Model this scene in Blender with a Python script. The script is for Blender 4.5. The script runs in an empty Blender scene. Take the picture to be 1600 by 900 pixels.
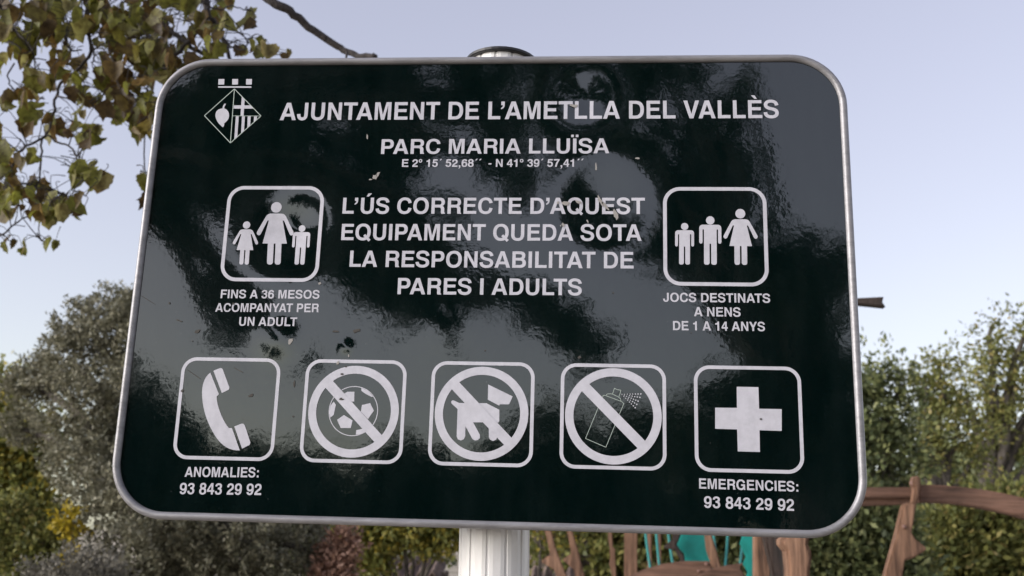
import bpy, bmesh, math, random
import numpy as np
from mathutils import Vector, Matrix
from mathutils.geometry import tessellate_polygon

random.seed(7)
RNG = np.random.default_rng(11)
SC = bpy.context.scene
COL = SC.collection
R = math.radians

# ------------------------------------------------------------------ camera
U = 0.1259                      # metres per unit of the sign's own measuring grid
Z0 = 1.70                       # height of the lower pictogram row above the ground
CR = np.array([[0.9968031485, 0.0744931115, 0.0288835490],
               [0.0101829285, 0.2401114910, -0.9706919078],
               [-0.0792451326, 0.9678828691, 0.2385853322]])
CP = np.array([1.0540360753, -9.7537916746, -1.1644524431]) * U + np.array([0, 0, Z0])
cd = bpy.data.cameras.new('camera')
cam = bpy.data.objects.new('camera', cd)
COL.objects.link(cam)
rt, up, bk = CR[0], -CR[1], -CR[2]
cam.matrix_world = Matrix(((rt[0], up[0], bk[0], CP[0]), (rt[1], up[1], bk[1], CP[1]), (rt[2], up[2], bk[2], CP[2]), (0, 0, 0, 1)))
cd.sensor_width = 36.0
cd.lens = 36.0
cd.clip_start = 0.02
cd.clip_end = 3000
cd.dof.use_dof = True
cd.dof.focus_distance = 1.24
cd.dof.aperture_fstop = 9.5
SC.camera = cam

# ------------------------------------------------------------------ light
SUN_EL, SUN_AZ = 14.0, 242.0     # azimuth clockwise from +Y (the way the camera looks)
wd = bpy.data.worlds.new('World')
SC.world = wd
wd.use_nodes = True
wn, wl = wd.node_tree.nodes, wd.node_tree.links
sky = wn.new('ShaderNodeTexSky')
sky.sky_type = 'NISHITA'
sky.sun_disc = False
sky.sun_elevation = R(SUN_EL)
sky.sun_rotation = R(SUN_AZ)
sky.air_density = 1.0
sky.dust_density = 1.0
sky.ozone_density = 1.6
hsv = wn.new('ShaderNodeHueSaturation')
hsv.inputs['Saturation'].default_value = 0.70
hsv.inputs['Hue'].default_value = 0.535
wl.new(sky.outputs[0], hsv.inputs['Color'])
gam = wn.new('ShaderNodeGamma')
gam.inputs['Gamma'].default_value = 0.62
wl.new(hsv.outputs[0], gam.inputs['Color'])
tint = wn.new('ShaderNodeMix')
tint.data_type = 'RGBA'
tint.blend_type = 'MULTIPLY'
tint.inputs[0].default_value = 1.0
tint.inputs[7].default_value = (1.0, 0.98, 0.958, 1)
wl.new(gam.outputs[0], tint.inputs[6])
wl.new(tint.outputs[2], wn['Background'].inputs['Color'])
wn['Background'].inputs['Strength'].default_value = 0.15
sl = bpy.data.lights.new('sun', 'SUN')
sl.energy = 2.0
sl.angle = R(50)
sl.color = (1.0, 0.95, 0.93)
so = bpy.data.objects.new('sun', sl)
COL.objects.link(so)
so.rotation_euler = Vector((-math.sin(R(SUN_AZ)) * math.cos(R(SUN_EL)), -math.cos(R(SUN_AZ)) * math.cos(R(SUN_EL)), -math.sin(R(SUN_EL)))).to_track_quat('-Z', 'Y').to_euler()
SC.view_settings.view_transform = 'Standard'
SC.view_settings.look = 'None'
SC.view_settings.gamma = 1
SC.view_settings.use_curve_mapping = False
SC.view_settings.exposure = 1.52
SC.cycles.use_denoising = True
SC.cycles.max_bounces = 6
SC.cycles.transparent_max_bounces = 6

# ------------------------------------------------------------------ measuring helpers
def ray(x, y):
    return CR.T @ np.array([(x - 800) / 1600.0, (y - 450) / 1600.0, 1.0])

def S(x, y):
    """Where a measured photo point lies on the sign's face (x, z in metres)."""
    d = ray(x, y)
    t = -CP[1] / d[1]
    p = CP + t * d
    return float(p[0]), float(p[2])

def W(x, y, D):
    """Point at D metres of depth from the viewer."""
    d = ray(x, y)
    return CP + d * (D / d[1])

def B(x, y, D):
    """Point behind the viewer whose mirror image in the sign is seen at x, y."""
    p = W(x, y, D).copy()
    p[1] = -p[1]
    return p

# ------------------------------------------------------------------ object helpers
def tag(o, label=None, cat=None, group=None, kind=None):
    if label: o['label'] = label
    if cat: o['category'] = cat
    if group: o['group'] = group
    if kind: o['kind'] = kind
    return o

def empty(name, loc, label, cat, group=None):
    o = bpy.data.objects.new(name, None)
    o.empty_display_size = 0.1
    COL.objects.link(o)
    o.location = loc
    return tag(o, label, cat, group)

def link(name, me, mat, parent=None, smooth=False):
    """Mesh data is given in world coordinates; the object sits in its thing's frame."""
    o = bpy.data.objects.new(name, me)
    COL.objects.link(o)
    for m in (mat if isinstance(mat, (list, tuple)) else [mat]):
        me.materials.append(m)
    if smooth:
        me.polygons.foreach_set('use_smooth', [True] * len(me.polygons))
    if parent is not None:
        q, off = parent, Vector((0, 0, 0))
        while q is not None:
            off += Vector(q.location)
            q = q.parent
        me.transform(Matrix.Translation(-off))
        o.parent = parent
    return o

def pymesh(name, V, F, mat, parent=None, smooth=False, midx=None):
    me = bpy.data.meshes.new(name)
    me.from_pydata([tuple(map(float, v)) for v in V], [], [tuple(map(int, f)) for f in F])
    if midx is not None:
        me.polygons.foreach_set('material_index', midx)
    me.update()
    return link(name, me, mat, parent, smooth)

def npmesh(name, V, Fs, mat, parent=None):
    """V (n,3), Fs list of (m,k) face arrays."""
    me = bpy.data.meshes.new(name)
    V = np.asarray(V, dtype=np.float32)
    me.vertices.add(len(V))
    me.vertices.foreach_set('co', V.ravel())
    li = np.concatenate([f.ravel() for f in Fs]).astype(np.int32)
    tot = np.concatenate([np.full(len(f), f.shape[1]) for f in Fs]).astype(np.int32)
    st = np.concatenate([[0], np.cumsum(tot)[:-1]]).astype(np.int32)
    me.loops.add(len(li))
    me.loops.foreach_set('vertex_index', li)
    me.polygons.add(len(tot))
    me.polygons.foreach_set('loop_start', st)
    me.polygons.foreach_set('loop_total', tot)
    me.update(calc_edges=True)
    return link(name, me, mat, parent)

def bmlink(name, bm, mat, parent=None, smooth=False):
    bmesh.ops.recalc_face_normals(bm, faces=bm.faces)
    me = bpy.data.meshes.new(name)
    bm.to_mesh(me)
    bm.free()
    return link(name, me, mat, parent, smooth)

def tube_data(path, rad, n=8, cap=True):
    P = [Vector(p) for p in path]
    V, F = [], []
    prev = None
    for i, p in enumerate(P):
        t = (P[min(i + 1, len(P) - 1)] - P[max(i - 1, 0)]).normalized()
        a = prev - t * prev.dot(t) if prev is not None else t.orthogonal()
        if a.length < 1e-6: a = t.orthogonal()
        a.normalize()
        b = t.cross(a)
        prev = a
        r = rad[i] if hasattr(rad, '__len__') else rad
        for k in range(n):
            an = 2 * math.pi * k / n
            V.append(p + (a * math.cos(an) + b * math.sin(an)) * r)
    for i in range(len(P) - 1):
        for k in range(n):
            F.append((i * n + k, i * n + (k + 1) % n, (i + 1) * n + (k + 1) % n, (i + 1) * n + k))
    if cap:
        F.append(tuple(range(n - 1, -1, -1)))
        F.append(tuple((len(P) - 1) * n + k for k in range(n)))
    return V, F

def merge(datas):
    V, F = [], []
    for v, f in datas:
        o = len(V)
        V += list(v)
        F += [tuple(i + o for i in q) for q in f]
    return V, F

def smooth_path(pts, n=4):
    """Catmull-Rom through the points."""
    P = [np.array(p, float) for p in pts]
    if len(P) < 3: return P
    P = [2 * P[0] - P[1]] + P + [2 * P[-1] - P[-2]]
    out = []
    for i in range(1, len(P) - 2):
        a, b, c, d = P[i - 1:i + 3]
        for k in range(n):
            t = k / n
            out.append(0.5 * (2 * b + (c - a) * t + (2 * a - 5 * b + 4 * c - d) * t * t + (3 * b - a - 3 * c + d) * t ** 3))
    out.append(P[-2])
    return out

# ------------------------------------------------------------------ materials
def mat(name, col, rough=0.6, metal=0.0, spec=0.5):
    m = bpy.data.materials.new(name)
    m.use_nodes = True
    b = m.node_tree.nodes['Principled BSDF']
    b.inputs['Base Color'].default_value = (*col, 1)
    b.inputs['Roughness'].default_value = rough
    b.inputs['Metallic'].default_value = metal
    b.inputs['Specular IOR Level'].default_value = spec
    return m

def ramp(nt, fac, stops):
    r = nt.nodes.new('ShaderNodeValToRGB')
    e = r.color_ramp.elements
    while len(e) < len(stops): e.new(0.5)
    for i, (p, c) in enumerate(stops):
        e[i].position = p
        e[i].color = (*c, 1)
    nt.links.new(fac, r.inputs[0])
    return r.outputs[0]

def noise(nt, vec, scale, detail=4, rough=0.55):
    n = nt.nodes.new('ShaderNodeTexNoise')
    n.inputs['Scale'].default_value = scale
    n.inputs['Detail'].default_value = detail
    n.inputs['Roughness'].default_value = rough
    if vec is not None: nt.links.new(vec, n.inputs['Vector'])
    return n.outputs[0]

def math_n(nt, op, a, b=None):
    m = nt.nodes.new('ShaderNodeMath')
    m.operation = op
    for i, v in enumerate((a, b)):
        if v is None: continue
        if isinstance(v, (int, float)): m.inputs[i].default_value = v
        else: nt.links.new(v, m.inputs[i])
    return m.outputs[0]

def objco(nt):
    return nt.nodes.new('ShaderNodeTexCoord').outputs['Object']

def mapping(nt, vec, scale=(1, 1, 1), rot=(0, 0, 0)):
    m = nt.nodes.new('ShaderNodeMapping')
    m.inputs['Scale'].default_value = scale
    m.inputs['Rotation'].default_value = rot
    nt.links.new(vec, m.inputs['Vector'])
    return m.outputs[0]

def bump(nt, h, dist, strength=1.0):
    b = nt.nodes.new('ShaderNodeBump')
    b.inputs['Strength'].default_value = strength
    b.inputs['Distance'].default_value = dist
    nt.links.new(h, b.inputs['Height'])
    return b.outputs[0]

def leaf_mat(name, stops, transl=0.3, rough=0.55, veins=0.0, spec=0.35):
    m = bpy.data.materials.new(name)
    m.use_nodes = True
    nt = m.node_tree
    b = nt.nodes['Principled BSDF']
    g = nt.nodes.new('ShaderNodeNewGeometry')
    c = ramp(nt, g.outputs['Random Per Island'], stops)
    if veins:
        n = noise(nt, objco(nt), veins, 5, 0.65)
        mx = nt.nodes.new('ShaderNodeMix')
        mx.data_type = 'RGBA'
        mx.blend_type = 'MULTIPLY'
        mx.inputs[0].default_value = 1.0
        nt.links.new(c, mx.inputs[6])
        nt.links.new(ramp(nt, n, [(0.34, (0.45, 0.36, 0.30)), (0.62, (1.25, 1.2, 1.15))]), mx.inputs[7])
        c = mx.outputs[2]
    nt.links.new(c, b.inputs['Base Color'])
    b.inputs['Roughness'].default_value = rough
    b.inputs['Specular IOR Level'].default_value = spec
    t = nt.nodes.new('ShaderNodeBsdfTranslucent')
    nt.links.new(c, t.inputs['Color'])
    mx = nt.nodes.new('ShaderNodeMixShader')
    mx.inputs[0].default_value = transl
    nt.links.new(b.outputs[0], mx.inputs[1])
    nt.links.new(t.outputs[0], mx.inputs[2])
    nt.links.new(mx.outputs[0], nt.nodes['Material Output'].inputs['Surface'])
    return m

def wood_mat(name, c0, c1, axis_scale, rough=0.7):
    m = bpy.data.materials.new(name)
    m.use_nodes = True
    nt = m.node_tree
    b = nt.nodes['Principled BSDF']
    v = mapping(nt, objco(nt), axis_scale)
    n = noise(nt, v, 1.0, 6, 0.65)
    n2 = noise(nt, objco(nt), 5.0, 3)
    h = math_n(nt, 'ADD', math_n(nt, 'MULTIPLY', n, 0.7), math_n(nt, 'MULTIPLY', n2, 0.3))
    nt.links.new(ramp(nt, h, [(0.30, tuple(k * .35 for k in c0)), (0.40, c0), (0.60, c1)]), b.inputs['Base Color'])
    b.inputs['Roughness'].default_value = rough
    nt.links.new(bump(nt, n, 0.012), b.inputs['Normal'])
    return m

def bark_mat(name, c0, c1, scale=14):
    m = bpy.data.materials.new(name)
    m.use_nodes = True
    nt = m.node_tree
    b = nt.nodes['Principled BSDF']
    n = noise(nt, mapping(nt, objco(nt), (1, 1, 0.4)), scale, 5, 0.65)
    nt.links.new(ramp(nt, n, [(0.35, c0), (0.65, c1)]), b.inputs['Base Color'])
    b.inputs['Roughness'].default_value = 0.85
    nt.links.new(bump(nt, n, 0.01), b.inputs['Normal'])
    return m

# sign surface: enamel that is rippled, with shallow dents round the fixing studs
DENTS = [(455, 358, 50, -4.6e-3), (912, 150, 40, -3.0e-3), (945, 318, 60, -2.8e-3), (432, 528, 30, 1.5e-3),
         (541, 542, 10, 5e-4), (1150, 380, 40, 6e-4), (700, 500, 60, 8e-4)]

def sign_bump(nt, strength=1.0):
    v = objco(nt)
    sep = nt.nodes.new('ShaderNodeSeparateXYZ')
    nt.links.new(v, sep.inputs[0])
    h = math_n(nt, 'MULTIPLY', noise(nt, v, 150.0, 2, 0.5), 3.4e-5)
    h = math_n(nt, 'ADD', h, math_n(nt, 'MULTIPLY', noise(nt, v, 46.0, 2, 0.5), 6.0e-5))
    h = math_n(nt, 'ADD', h, math_n(nt, 'MULTIPLY', noise(nt, v, 7.0, 1, 0.5), 6.0e-4))
    for (px, py, rp, a) in DENTS:
        x, z = S(px, py)
        r = rp / 160.0 * U
        dx = math_n(nt, 'SUBTRACT', sep.outputs['X'], x)
        dz = math_n(nt, 'SUBTRACT', sep.outputs['Z'], z - Z0)
        q = math_n(nt, 'ADD', math_n(nt, 'MULTIPLY', dx, dx), math_n(nt, 'MULTIPLY', dz, dz))
        g = math_n(nt, 'POWER', math.e, math_n(nt, 'MULTIPLY', q, -1.0 / (r * r)))
        h = math_n(nt, 'ADD', h, math_n(nt, 'MULTIPLY', g, a))
    return bump(nt, h, 1.0, strength)

def enamel(name, col, spec, coat, rough, wear=None):
    m = mat(name, col, rough, 0.0, spec)
    nt = m.node_tree
    b = nt.nodes['Principled BSDF']
    n = sign_bump(nt)
    nt.links.new(n, b.inputs['Normal'])
    b.inputs['Coat Weight'].default_value = coat
    b.inputs['Coat Roughness'].default_value = rough * 0.6
    b.inputs['Coat IOR'].default_value = 1.6
    nt.links.new(n, b.inputs['Coat Normal'])
    if wear:
        k = noise(nt, objco(nt), 60.0, 6, 0.7)
        nt.links.new(ramp(nt, k, [(0.35, tuple(c * wear for c in col)), (0.6, col)]), b.inputs['Base Color'])
    return m

M_GREEN = enamel('green_enamel', (0.0014, 0.0066, 0.0066), 0.8, 0.7, 0.045)
nt = M_GREEN.node_tree            # a film of dust, faint run marks and tiny specks
v = objco(nt)
dust = ramp(nt, noise(nt, mapping(nt, v, (9, 1, 2.2)), 3.0, 6, .7), [(.42, (0.0006, 0.0038, 0.0038)), (.72, (0.0035, 0.0075, 0.0075))])
spk = ramp(nt, noise(nt, v, 330.0, 2, .5), [(.735, (0, 0, 0)), (.76, (1, 1, 1))])
mxs = nt.nodes.new('ShaderNodeMix')
mxs.data_type = 'RGBA'
nt.links.new(spk, mxs.inputs[0])
nt.links.new(dust, mxs.inputs[6])
mxs.inputs[7].default_value = (.05, .055, .055, 1)
nt.links.new(mxs.outputs[2], nt.nodes['Principled BSDF'].inputs['Base Color'])
M_WHITE = enamel('white_vinyl', (0.50, 0.495, 0.545), 0.5, 0.0, 0.14, 0.86)
M_THIN = mat('pale_green_line', (0.36, 0.42, 0.38), 0.4)
M_DIRT = mat('dirt', (0.055, 0.05, 0.045), 0.9)
M_CHIP = mat('pale_chip', (0.27, 0.255, 0.24), 0.8)

def alu_mat(name, col, rough, metal):
    m = mat(name, col, rough, metal)
    nt = m.node_tree
    b = nt.nodes['Principled BSDF']
    n = noise(nt, mapping(nt, objco(nt), (6, 30, 30)), 3.0, 6, 0.7)
    nt.links.new(ramp(nt, n, [(0.3, tuple(c * 0.62 for c in col)), (0.6, col)]), b.inputs['Base Color'])
    nt.links.new(bump(nt, n, 0.0006), b.inputs['Normal'])
    return m
M_ALU = alu_mat('aluminium_edging', (0.265, 0.26, 0.275), 0.42, 0.3)
M_POLE = mat('painted_pole', (0.76, 0.75, 0.75), 0.38, 0.0)
nt = M_POLE.node_tree
nt.links.new(ramp(nt, noise(nt, mapping(nt, objco(nt), (30, 30, 9)), 1.0, 6, .7), [(.3, (.66, .645, .63)), (.62, (.77, .76, .762))]), nt.nodes['Principled BSDF'].inputs['Base Color'])
M_BLACK = mat('black_plastic', (0.012, 0.012, 0.014), 0.5)

# ------------------------------------------------------------------ the ground
gm = bpy.data.materials.new('park_ground')
gm.use_nodes = True
nt = gm.node_tree
v = objco(nt)
n1 = noise(nt, v, 0.35, 6, 0.6)
n2 = noise(nt, v, 14.0, 5, 0.7)
h = math_n(nt, 'ADD', math_n(nt, 'MULTIPLY', n1, 0.65), math_n(nt, 'MULTIPLY', n2, 0.35))
nt.links.new(ramp(nt, h, [(0.36, (.10, .095, .05)), (0.46, (.30, .255, .19)), (0.62, (.42, .365, .285))]), nt.nodes['Principled BSDF'].inputs['Base Color'])
nt.nodes['Principled BSDF'].inputs['Roughness'].default_value = 0.95
nt.links.new(bump(nt, n2, 0.03), nt.nodes['Principled BSDF'].inputs['Normal'])
g = 60
xs = np.sign(np.linspace(-1, 1, g)) * np.abs(np.linspace(-1, 1, g)) ** 3 * 900
GV = [(x, y, 0.05 * math.sin(x * 0.21) * math.cos(y * 0.17) if abs(x) + abs(y) > 4 else 0.0) for y in xs for x in xs]
GF = [(j * g + i, j * g + i + 1, (j + 1) * g + i + 1, (j + 1) * g + i) for j in range(g - 1) for i in range(g - 1)]
tag(pymesh('ground', GV, GF, gm, smooth=True), 'bare sandy park ground with patches of worn grass', 'ground', kind='structure')

# ------------------------------------------------------------------ lettering (own outlines of a heavy grotesque)
def bz(p0, p1, p2, p3, n=9):
    out = []
    for k in range(1, n + 1):
        t = k / n
        s = 1 - t
        out.append(tuple(s ** 3 * a + 3 * s * s * t * b + 3 * s * t * t * c + t ** 3 * d for a, b, c, d in zip(p0, p1, p2, p3)))
    return out

def pth(*items):
    """Points, and ('c', c1, c2, end) for a cubic from the last point."""
    out = []
    for it in items:
        if it[0] == 'c': out += bz(out[-1], it[1], it[2], it[3])
        else: out.append(it)
    return out

def ell(cx, cy, rx, ry, n=44, e=2.25):
    o = []
    for k in range(n):
        a = 2 * math.pi * k / n
        c, s = math.cos(a), math.sin(a)
        o.append((cx + rx * math.copysign(abs(c) ** (2 / e), c), cy + ry * math.copysign(abs(s) ** (2 / e), s)))
    return o

def stroke(path, wv=146, wh=122):
    L, Rr = [], []
    n = len(path)
    for i in range(n):
        a, b = path[max(i - 1, 0)], path[min(i + 1, n - 1)]
        tx, ty = b[0] - a[0], b[1] - a[1]
        l = math.hypot(tx, ty) or 1
        tx, ty = tx / l, ty / l
        w = math.hypot(wh * tx, wv * ty) / 2
        L.append((path[i][0] - ty * w, path[i][1] + tx * w))
        Rr.append((path[i][0] + ty * w, path[i][1] - tx * w))
    return L + Rr[::-1]

def box(a, b, c, d): return [(a, b), (c, b), (c, d), (a, d)]
c = 'c'
G = {}
G['A'] = (722, [[[(15, 0), (274, 720), (448, 720), (707, 0), (548, 0), (497, 150), (224, 150), (173, 0)], [(266, 268), (456, 268), (361, 552)]]])
G['B'] = (722, [[pth((76, 0), (76, 720), (418, 720), (c, (560, 720), (641, 655), (641, 540)), (c, (641, 465), (620, 415), (566, 384)), (c, (635, 355), (674, 295), (674, 205)), (c, (674, 80), (580, 0), (430, 0))),
                 pth((220, 597), (395, 597), (c, (455, 597), (494, 578), (494, 520)), (c, (494, 455), (455, 437), (395, 437)), (220, 437)),
                 pth((220, 317), (405, 317), (c, (480, 317), (525, 288), (525, 225)), (c, (525, 150), (480, 123), (408, 123)), (220, 123))]])
G['C'] = (722, [[stroke(pth((611, 478), (c, (600, 600), (510, 672), (378, 672)), (c, (210, 672), (117, 550), (117, 360)), (c, (117, 170), (210, 48), (378, 48)), (c, (520, 48), (602, 125), (613, 262))))]])
G['D'] = (722, [[pth((76, 0), (76, 720), (360, 720), (c, (570, 720), (686, 590), (686, 360)), (c, (686, 130), (570, 0), (360, 0))),
                 pth((222, 597), (335, 597), (c, (480, 597), (540, 510), (540, 360)), (c, (540, 210), (480, 123), (335, 123)), (222, 123))]])
G['E'] = (667, [[[(73, 0), (73, 720), (617, 720), (617, 594), (221, 594), (221, 436), (583, 436), (583, 312), (221, 312), (221, 128), (637, 128), (637, 0)]]])
G['F'] = (611, [[[(73, 0), (73, 720), (587, 720), (587, 594), (221, 594), (221, 424), (540, 424), (540, 300), (221, 300), (221, 0)]]])
G['G'] = (778, [[stroke(pth((630, 490), (c, (615, 605), (520, 672), (390, 672)), (c, (215, 672), (117, 550), (117, 360)), (c, (117, 170), (215, 48), (380, 48)), (c, (490, 48), (590, 100), (632, 220))))],
                [[(402, 392), (704, 392), (704, 0), (610, 0), (594, 90), (556, 190), (556, 270), (402, 270)]]])
G['I'] = (278, [[box(64, 0, 214, 720)]])
G['J'] = (556, [[stroke(pth((410, 720), (410, 500), (410, 225), (c, (410, 110), (350, 48), (262, 48)), (c, (165, 48), (98, 110), (97, 250))), 148, 124)]])
G['L'] = (611, [[[(76, 0), (76, 720), (226, 720), (226, 128), (583, 128), (583, 0)]]])
G['M'] = (833, [[[(69, 0), (69, 720), (284, 720), (418, 205), (550, 720), (765, 720), (765, 0), (628, 0), (628, 600), (486, 0), (348, 0), (206, 600), (206, 0)]]])
G['N'] = (722, [[[(69, 0), (69, 720), (224, 720), (515, 218), (515, 720), (654, 720), (654, 0), (506, 0), (208, 506), (208, 0)]]])
O2 = [ell(389, 360, 346, 374), ell(389, 360, 198, 250)]
G['O'] = (778, [O2])
G['Q'] = (778, [O2, [[(410, 190), (490, 270), (745, 20), (660, -62)]]])
G['P'] = (667, [[pth((73, 0), (73, 720), (400, 720), (c, (545, 720), (630, 630), (630, 488)), (c, (630, 345), (545, 255), (400, 255)), (222, 255), (222, 0)),
                 pth((222, 594), (370, 594), (c, (440, 594), (482, 560), (482, 488)), (c, (482, 415), (440, 381), (370, 381)), (222, 381))]])
G['R'] = (722, [[pth((80, 0), (80, 720), (450, 720), (c, (590, 720), (668, 650), (668, 525)), (c, (668, 440), (635, 380), (565, 352)), (c, (630, 325), (655, 285), (655, 200)), (655, 120), (c, (655, 60), (665, 45), (692, 25)), (692, 0), (528, 0),
                     (c, (512, 30), (508, 60), (508, 110)), (508, 180), (c, (508, 255), (480, 283), (410, 283)), (226, 283), (226, 0)),
                 pth((226, 598), (420, 598), (c, (490, 598), (522, 568), (522, 502)), (c, (522, 435), (490, 405), (420, 405)), (226, 405))]])
G['S'] = (667, [[stroke(pth((553, 505), (c, (545, 622), (450, 675), (330, 675)), (c, (200, 675), (115, 622), (115, 530)), (c, (115, 425), (215, 400), (335, 372)), (c, (465, 342), (556, 312), (556, 205)), (c, (556, 95), (460, 46), (335, 46)), (c, (190, 46), (100, 112), (96, 232))), 146, 124)]])
G['T'] = (611, [[[(14, 594), (14, 720), (598, 720), (598, 594), (381, 594), (381, 0), (231, 0), (231, 594)]]])
G['U'] = (722, [[stroke(pth((145, 720), (145, 480), (145, 270), (c, (145, 120), (220, 48), (361, 48)), (c, (502, 48), (577, 120), (577, 270)), (577, 480), (577, 720)), 150, 124)]])
G['V'] = (667, [[[(13, 720), (175, 720), (336, 180), (494, 720), (654, 720), (414, 0), (256, 0)]]])
G['Y'] = (667, [[[(10, 720), (180, 720), (336, 420), (490, 720), (655, 720), (408, 270), (408, 0), (258, 0), (258, 270)]]])
G['1'] = (556, [[pth((378, 0), (378, 709), (266, 709), (c, (250, 620), (180, 580), (69, 575)), (69, 472), (233, 472), (233, 0))]])
G['2'] = (556, [[stroke(pth((104, 462), (c, (106, 590), (175, 650), (280, 650)), (c, (385, 650), (442, 590), (442, 495)), (c, (442, 370), (330, 330), (240, 255)), (c, (160, 190), (118, 130), (112, 62))), 140, 118)], [box(40, 0, 512, 124)]])
G['3'] = (556, [[stroke(pth((104, 508), (c, (104, 600), (170, 650), (272, 650)), (c, (375, 650), (428, 605), (428, 525)), (c, (428, 440), (370, 384), (220, 382))), 140, 114)],
                [stroke(pth((220, 380), (c, (380, 380), (446, 310), (446, 205)), (c, (446, 110), (370, 46), (272, 46)), (c, (165, 46), (95, 105), (94, 212))), 140, 114)]])
G['4'] = (556, [[[(311, 0), (311, 165), (24, 165), (24, 290), (290, 709), (447, 709), (447, 279), (530, 279), (530, 165), (447, 165), (447, 0)], [(311, 279), (311, 545), (140, 279)]]])
G['5'] = (556, [[[(112, 709), (488, 709), (488, 585), (208, 585), (186, 420), (172, 330), (48, 345)]], [stroke(pth((112, 345), (c, (160, 405), (210, 424), (270, 424)), (c, (390, 424), (446, 345), (446, 240)), (c, (446, 120), (370, 46), (270, 46)), (c, (165, 46), (98, 95), (96, 195))), 140, 114)]])
SIX = [[stroke(pth((446, 520), (c, (440, 605), (380, 652), (290, 652)), (c, (160, 652), (102, 530), (102, 340)), (102, 230)), 140, 114)], [ell(282, 232, 246, 246), ell(282, 232, 108, 130)]]
G['6'] = (556, SIX)
G['9'] = (556, [[[(556 - x, 697 - y) for x, y in k] for k in lay] for lay in SIX])
G['7'] = (556, [[pth((30, 709), (525, 709), (525, 595), (c, (420, 480), (330, 300), (300, 0)), (140, 0), (c, (160, 250), (260, 450), (365, 578)), (30, 578))]])
G['8'] = (556, [[ell(278, 524, 222, 198), ell(278, 524, 88, 88)], [ell(278, 200, 250, 214), ell(278, 200, 110, 106)]])
COMMA = pth((66, 146), (212, 146), (212, 10), (c, (212, -90), (150, -150), (66, -170)), (66, -108), (c, (112, -95), (138, -60), (138, 0)), (66, 0))
G[','] = (278, [[COMMA]])
G["'"] = (278, [[[(x, y + 574) for x, y in COMMA]]])
G['´'] = (333, [[[(110, 590), (180, 740), (320, 740), (190, 590)]]])
G['º'] = (365, [[ell(182, 560, 152, 160, 30), ell(182, 560, 68, 84, 30)]])
G['-'] = (333, [[box(40, 220, 293, 340)]])
G[':'] = (333, [[box(95, 0, 241, 146)], [box(95, 372, 241, 518)]])
G[' '] = (278, [])
G['È'] = (667, G['E'][1] + [[[(200, 912), (350, 912), (440, 772), (335, 772)]]])
G['Ú'] = (722, G['U'][1] + [[[(305, 772), (385, 912), (545, 912), (412, 772)]]])
G['Ï'] = (278, G['I'][1] + [[box(-22, 778, 96, 900)], [box(182, 778, 300, 900)]])
KERN = {'LT': -70, 'AT': -60, 'TA': -60, 'AV': -60, 'VA': -60, 'AY': -70, 'YA': -70, 'LY': -90, "L'": -70, "'A": -60, "D'": -20, 'PA': -70, 'RT': -15, 'LV': -70, 'AU': -20, '14': 0, 'A1': -60, 'TT': 10}

def fill(loops):
    """Triangles of a polygon with holes."""
    vs = [Vector((x, y, 0)) for lp in loops for x, y in lp]
    tr = tessellate_polygon([[Vector((x, y, 0)) for x, y in lp] for lp in loops])
    return vs, tr

def flat_layers(name, layers, m, parent, base=0.0005, step=0.00018):
    """layers: list of loop lists already in sign metres (x, z); each layer a hair prouder than the one below."""
    V, F = [], []
    for i, loops in enumerate(layers):
        vs, tr = fill(loops)
        o = len(V)
        V += [(p.x, -(base + step * i), p.y) for p in vs]
        for t in tr:
            a, b, d = (V[o + k] for k in t)
            ar = (b[0] - a[0]) * (d[2] - a[2]) - (b[2] - a[2]) * (d[0] - a[0])
            F.append(tuple(o + k for k in (t if ar > 0 else t[::-1])))
    return pymesh(name, V, F, m, parent)

def text(body, x0, y0, x1, y1, cap, parent, m=None):
    """One line of lettering from measured ends of its baseline (photo px) and cap height (px)."""
    pen, items, prev = 0, [], ''
    for ch in body:
        adv, lays = G[ch]
        pen += KERN.get(prev + ch, 0)
        items.append((pen, lays))
        pen += adv
        prev = ch
    xs_ = [p + x for p, ly in items for lay in ly for lp in lay for x, _ in lp]
    lo, hi = min(xs_), max(xs_)
    A, Bp = np.array(S(x0, y0)), np.array(S(x1, y1))
    mx, my = (x0 + x1) / 2, (y0 + y1) / 2
    hgt = S(mx, my - cap)[1] - S(mx, my)[1]
    ex = (Bp - A) / (hi - lo)
    ey = np.array([-ex[1], ex[0]]) / np.linalg.norm(ex) * hgt / 720
    out = []
    nl = max((len(l) for _, l in items), default=1)
    for k in range(nl):
        for p, lays in items:
            if k < len(lays):
                out.append((k, [[tuple(A + ex * (p + x - lo) + ey * y) for x, y in lp] for lp in lays[k]]))
    V, F = [], []
    for k, loops in out:
        vs, tr = fill(loops)
        o = len(V)
        V += [(q.x, -(0.0005 + 0.00012 * k), q.y) for q in vs]
        for t in tr:
            a, b, d = (V[o + i] for i in t)
            ar = (b[0] - a[0]) * (d[2] - a[2]) - (b[2] - a[2]) * (d[0] - a[0])
            F.append(tuple(o + i for i in (t if ar > 0 else t[::-1])))
    return pymesh('lettering', V, F, m or M_WHITE, parent)

# ------------------------------------------------------------------ the sign
sign = empty('park_sign', (0, 0, Z0), 'glossy dark green municipal park sign with white lettering and pictograms on a pale fluted pole', 'sign')
sign.location = (0, 0, Z0)
XL, XR, ZB, ZT = -3.585 * U, 3.572 * U, -1.075 * U + Z0, 3.718 * U + Z0

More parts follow.
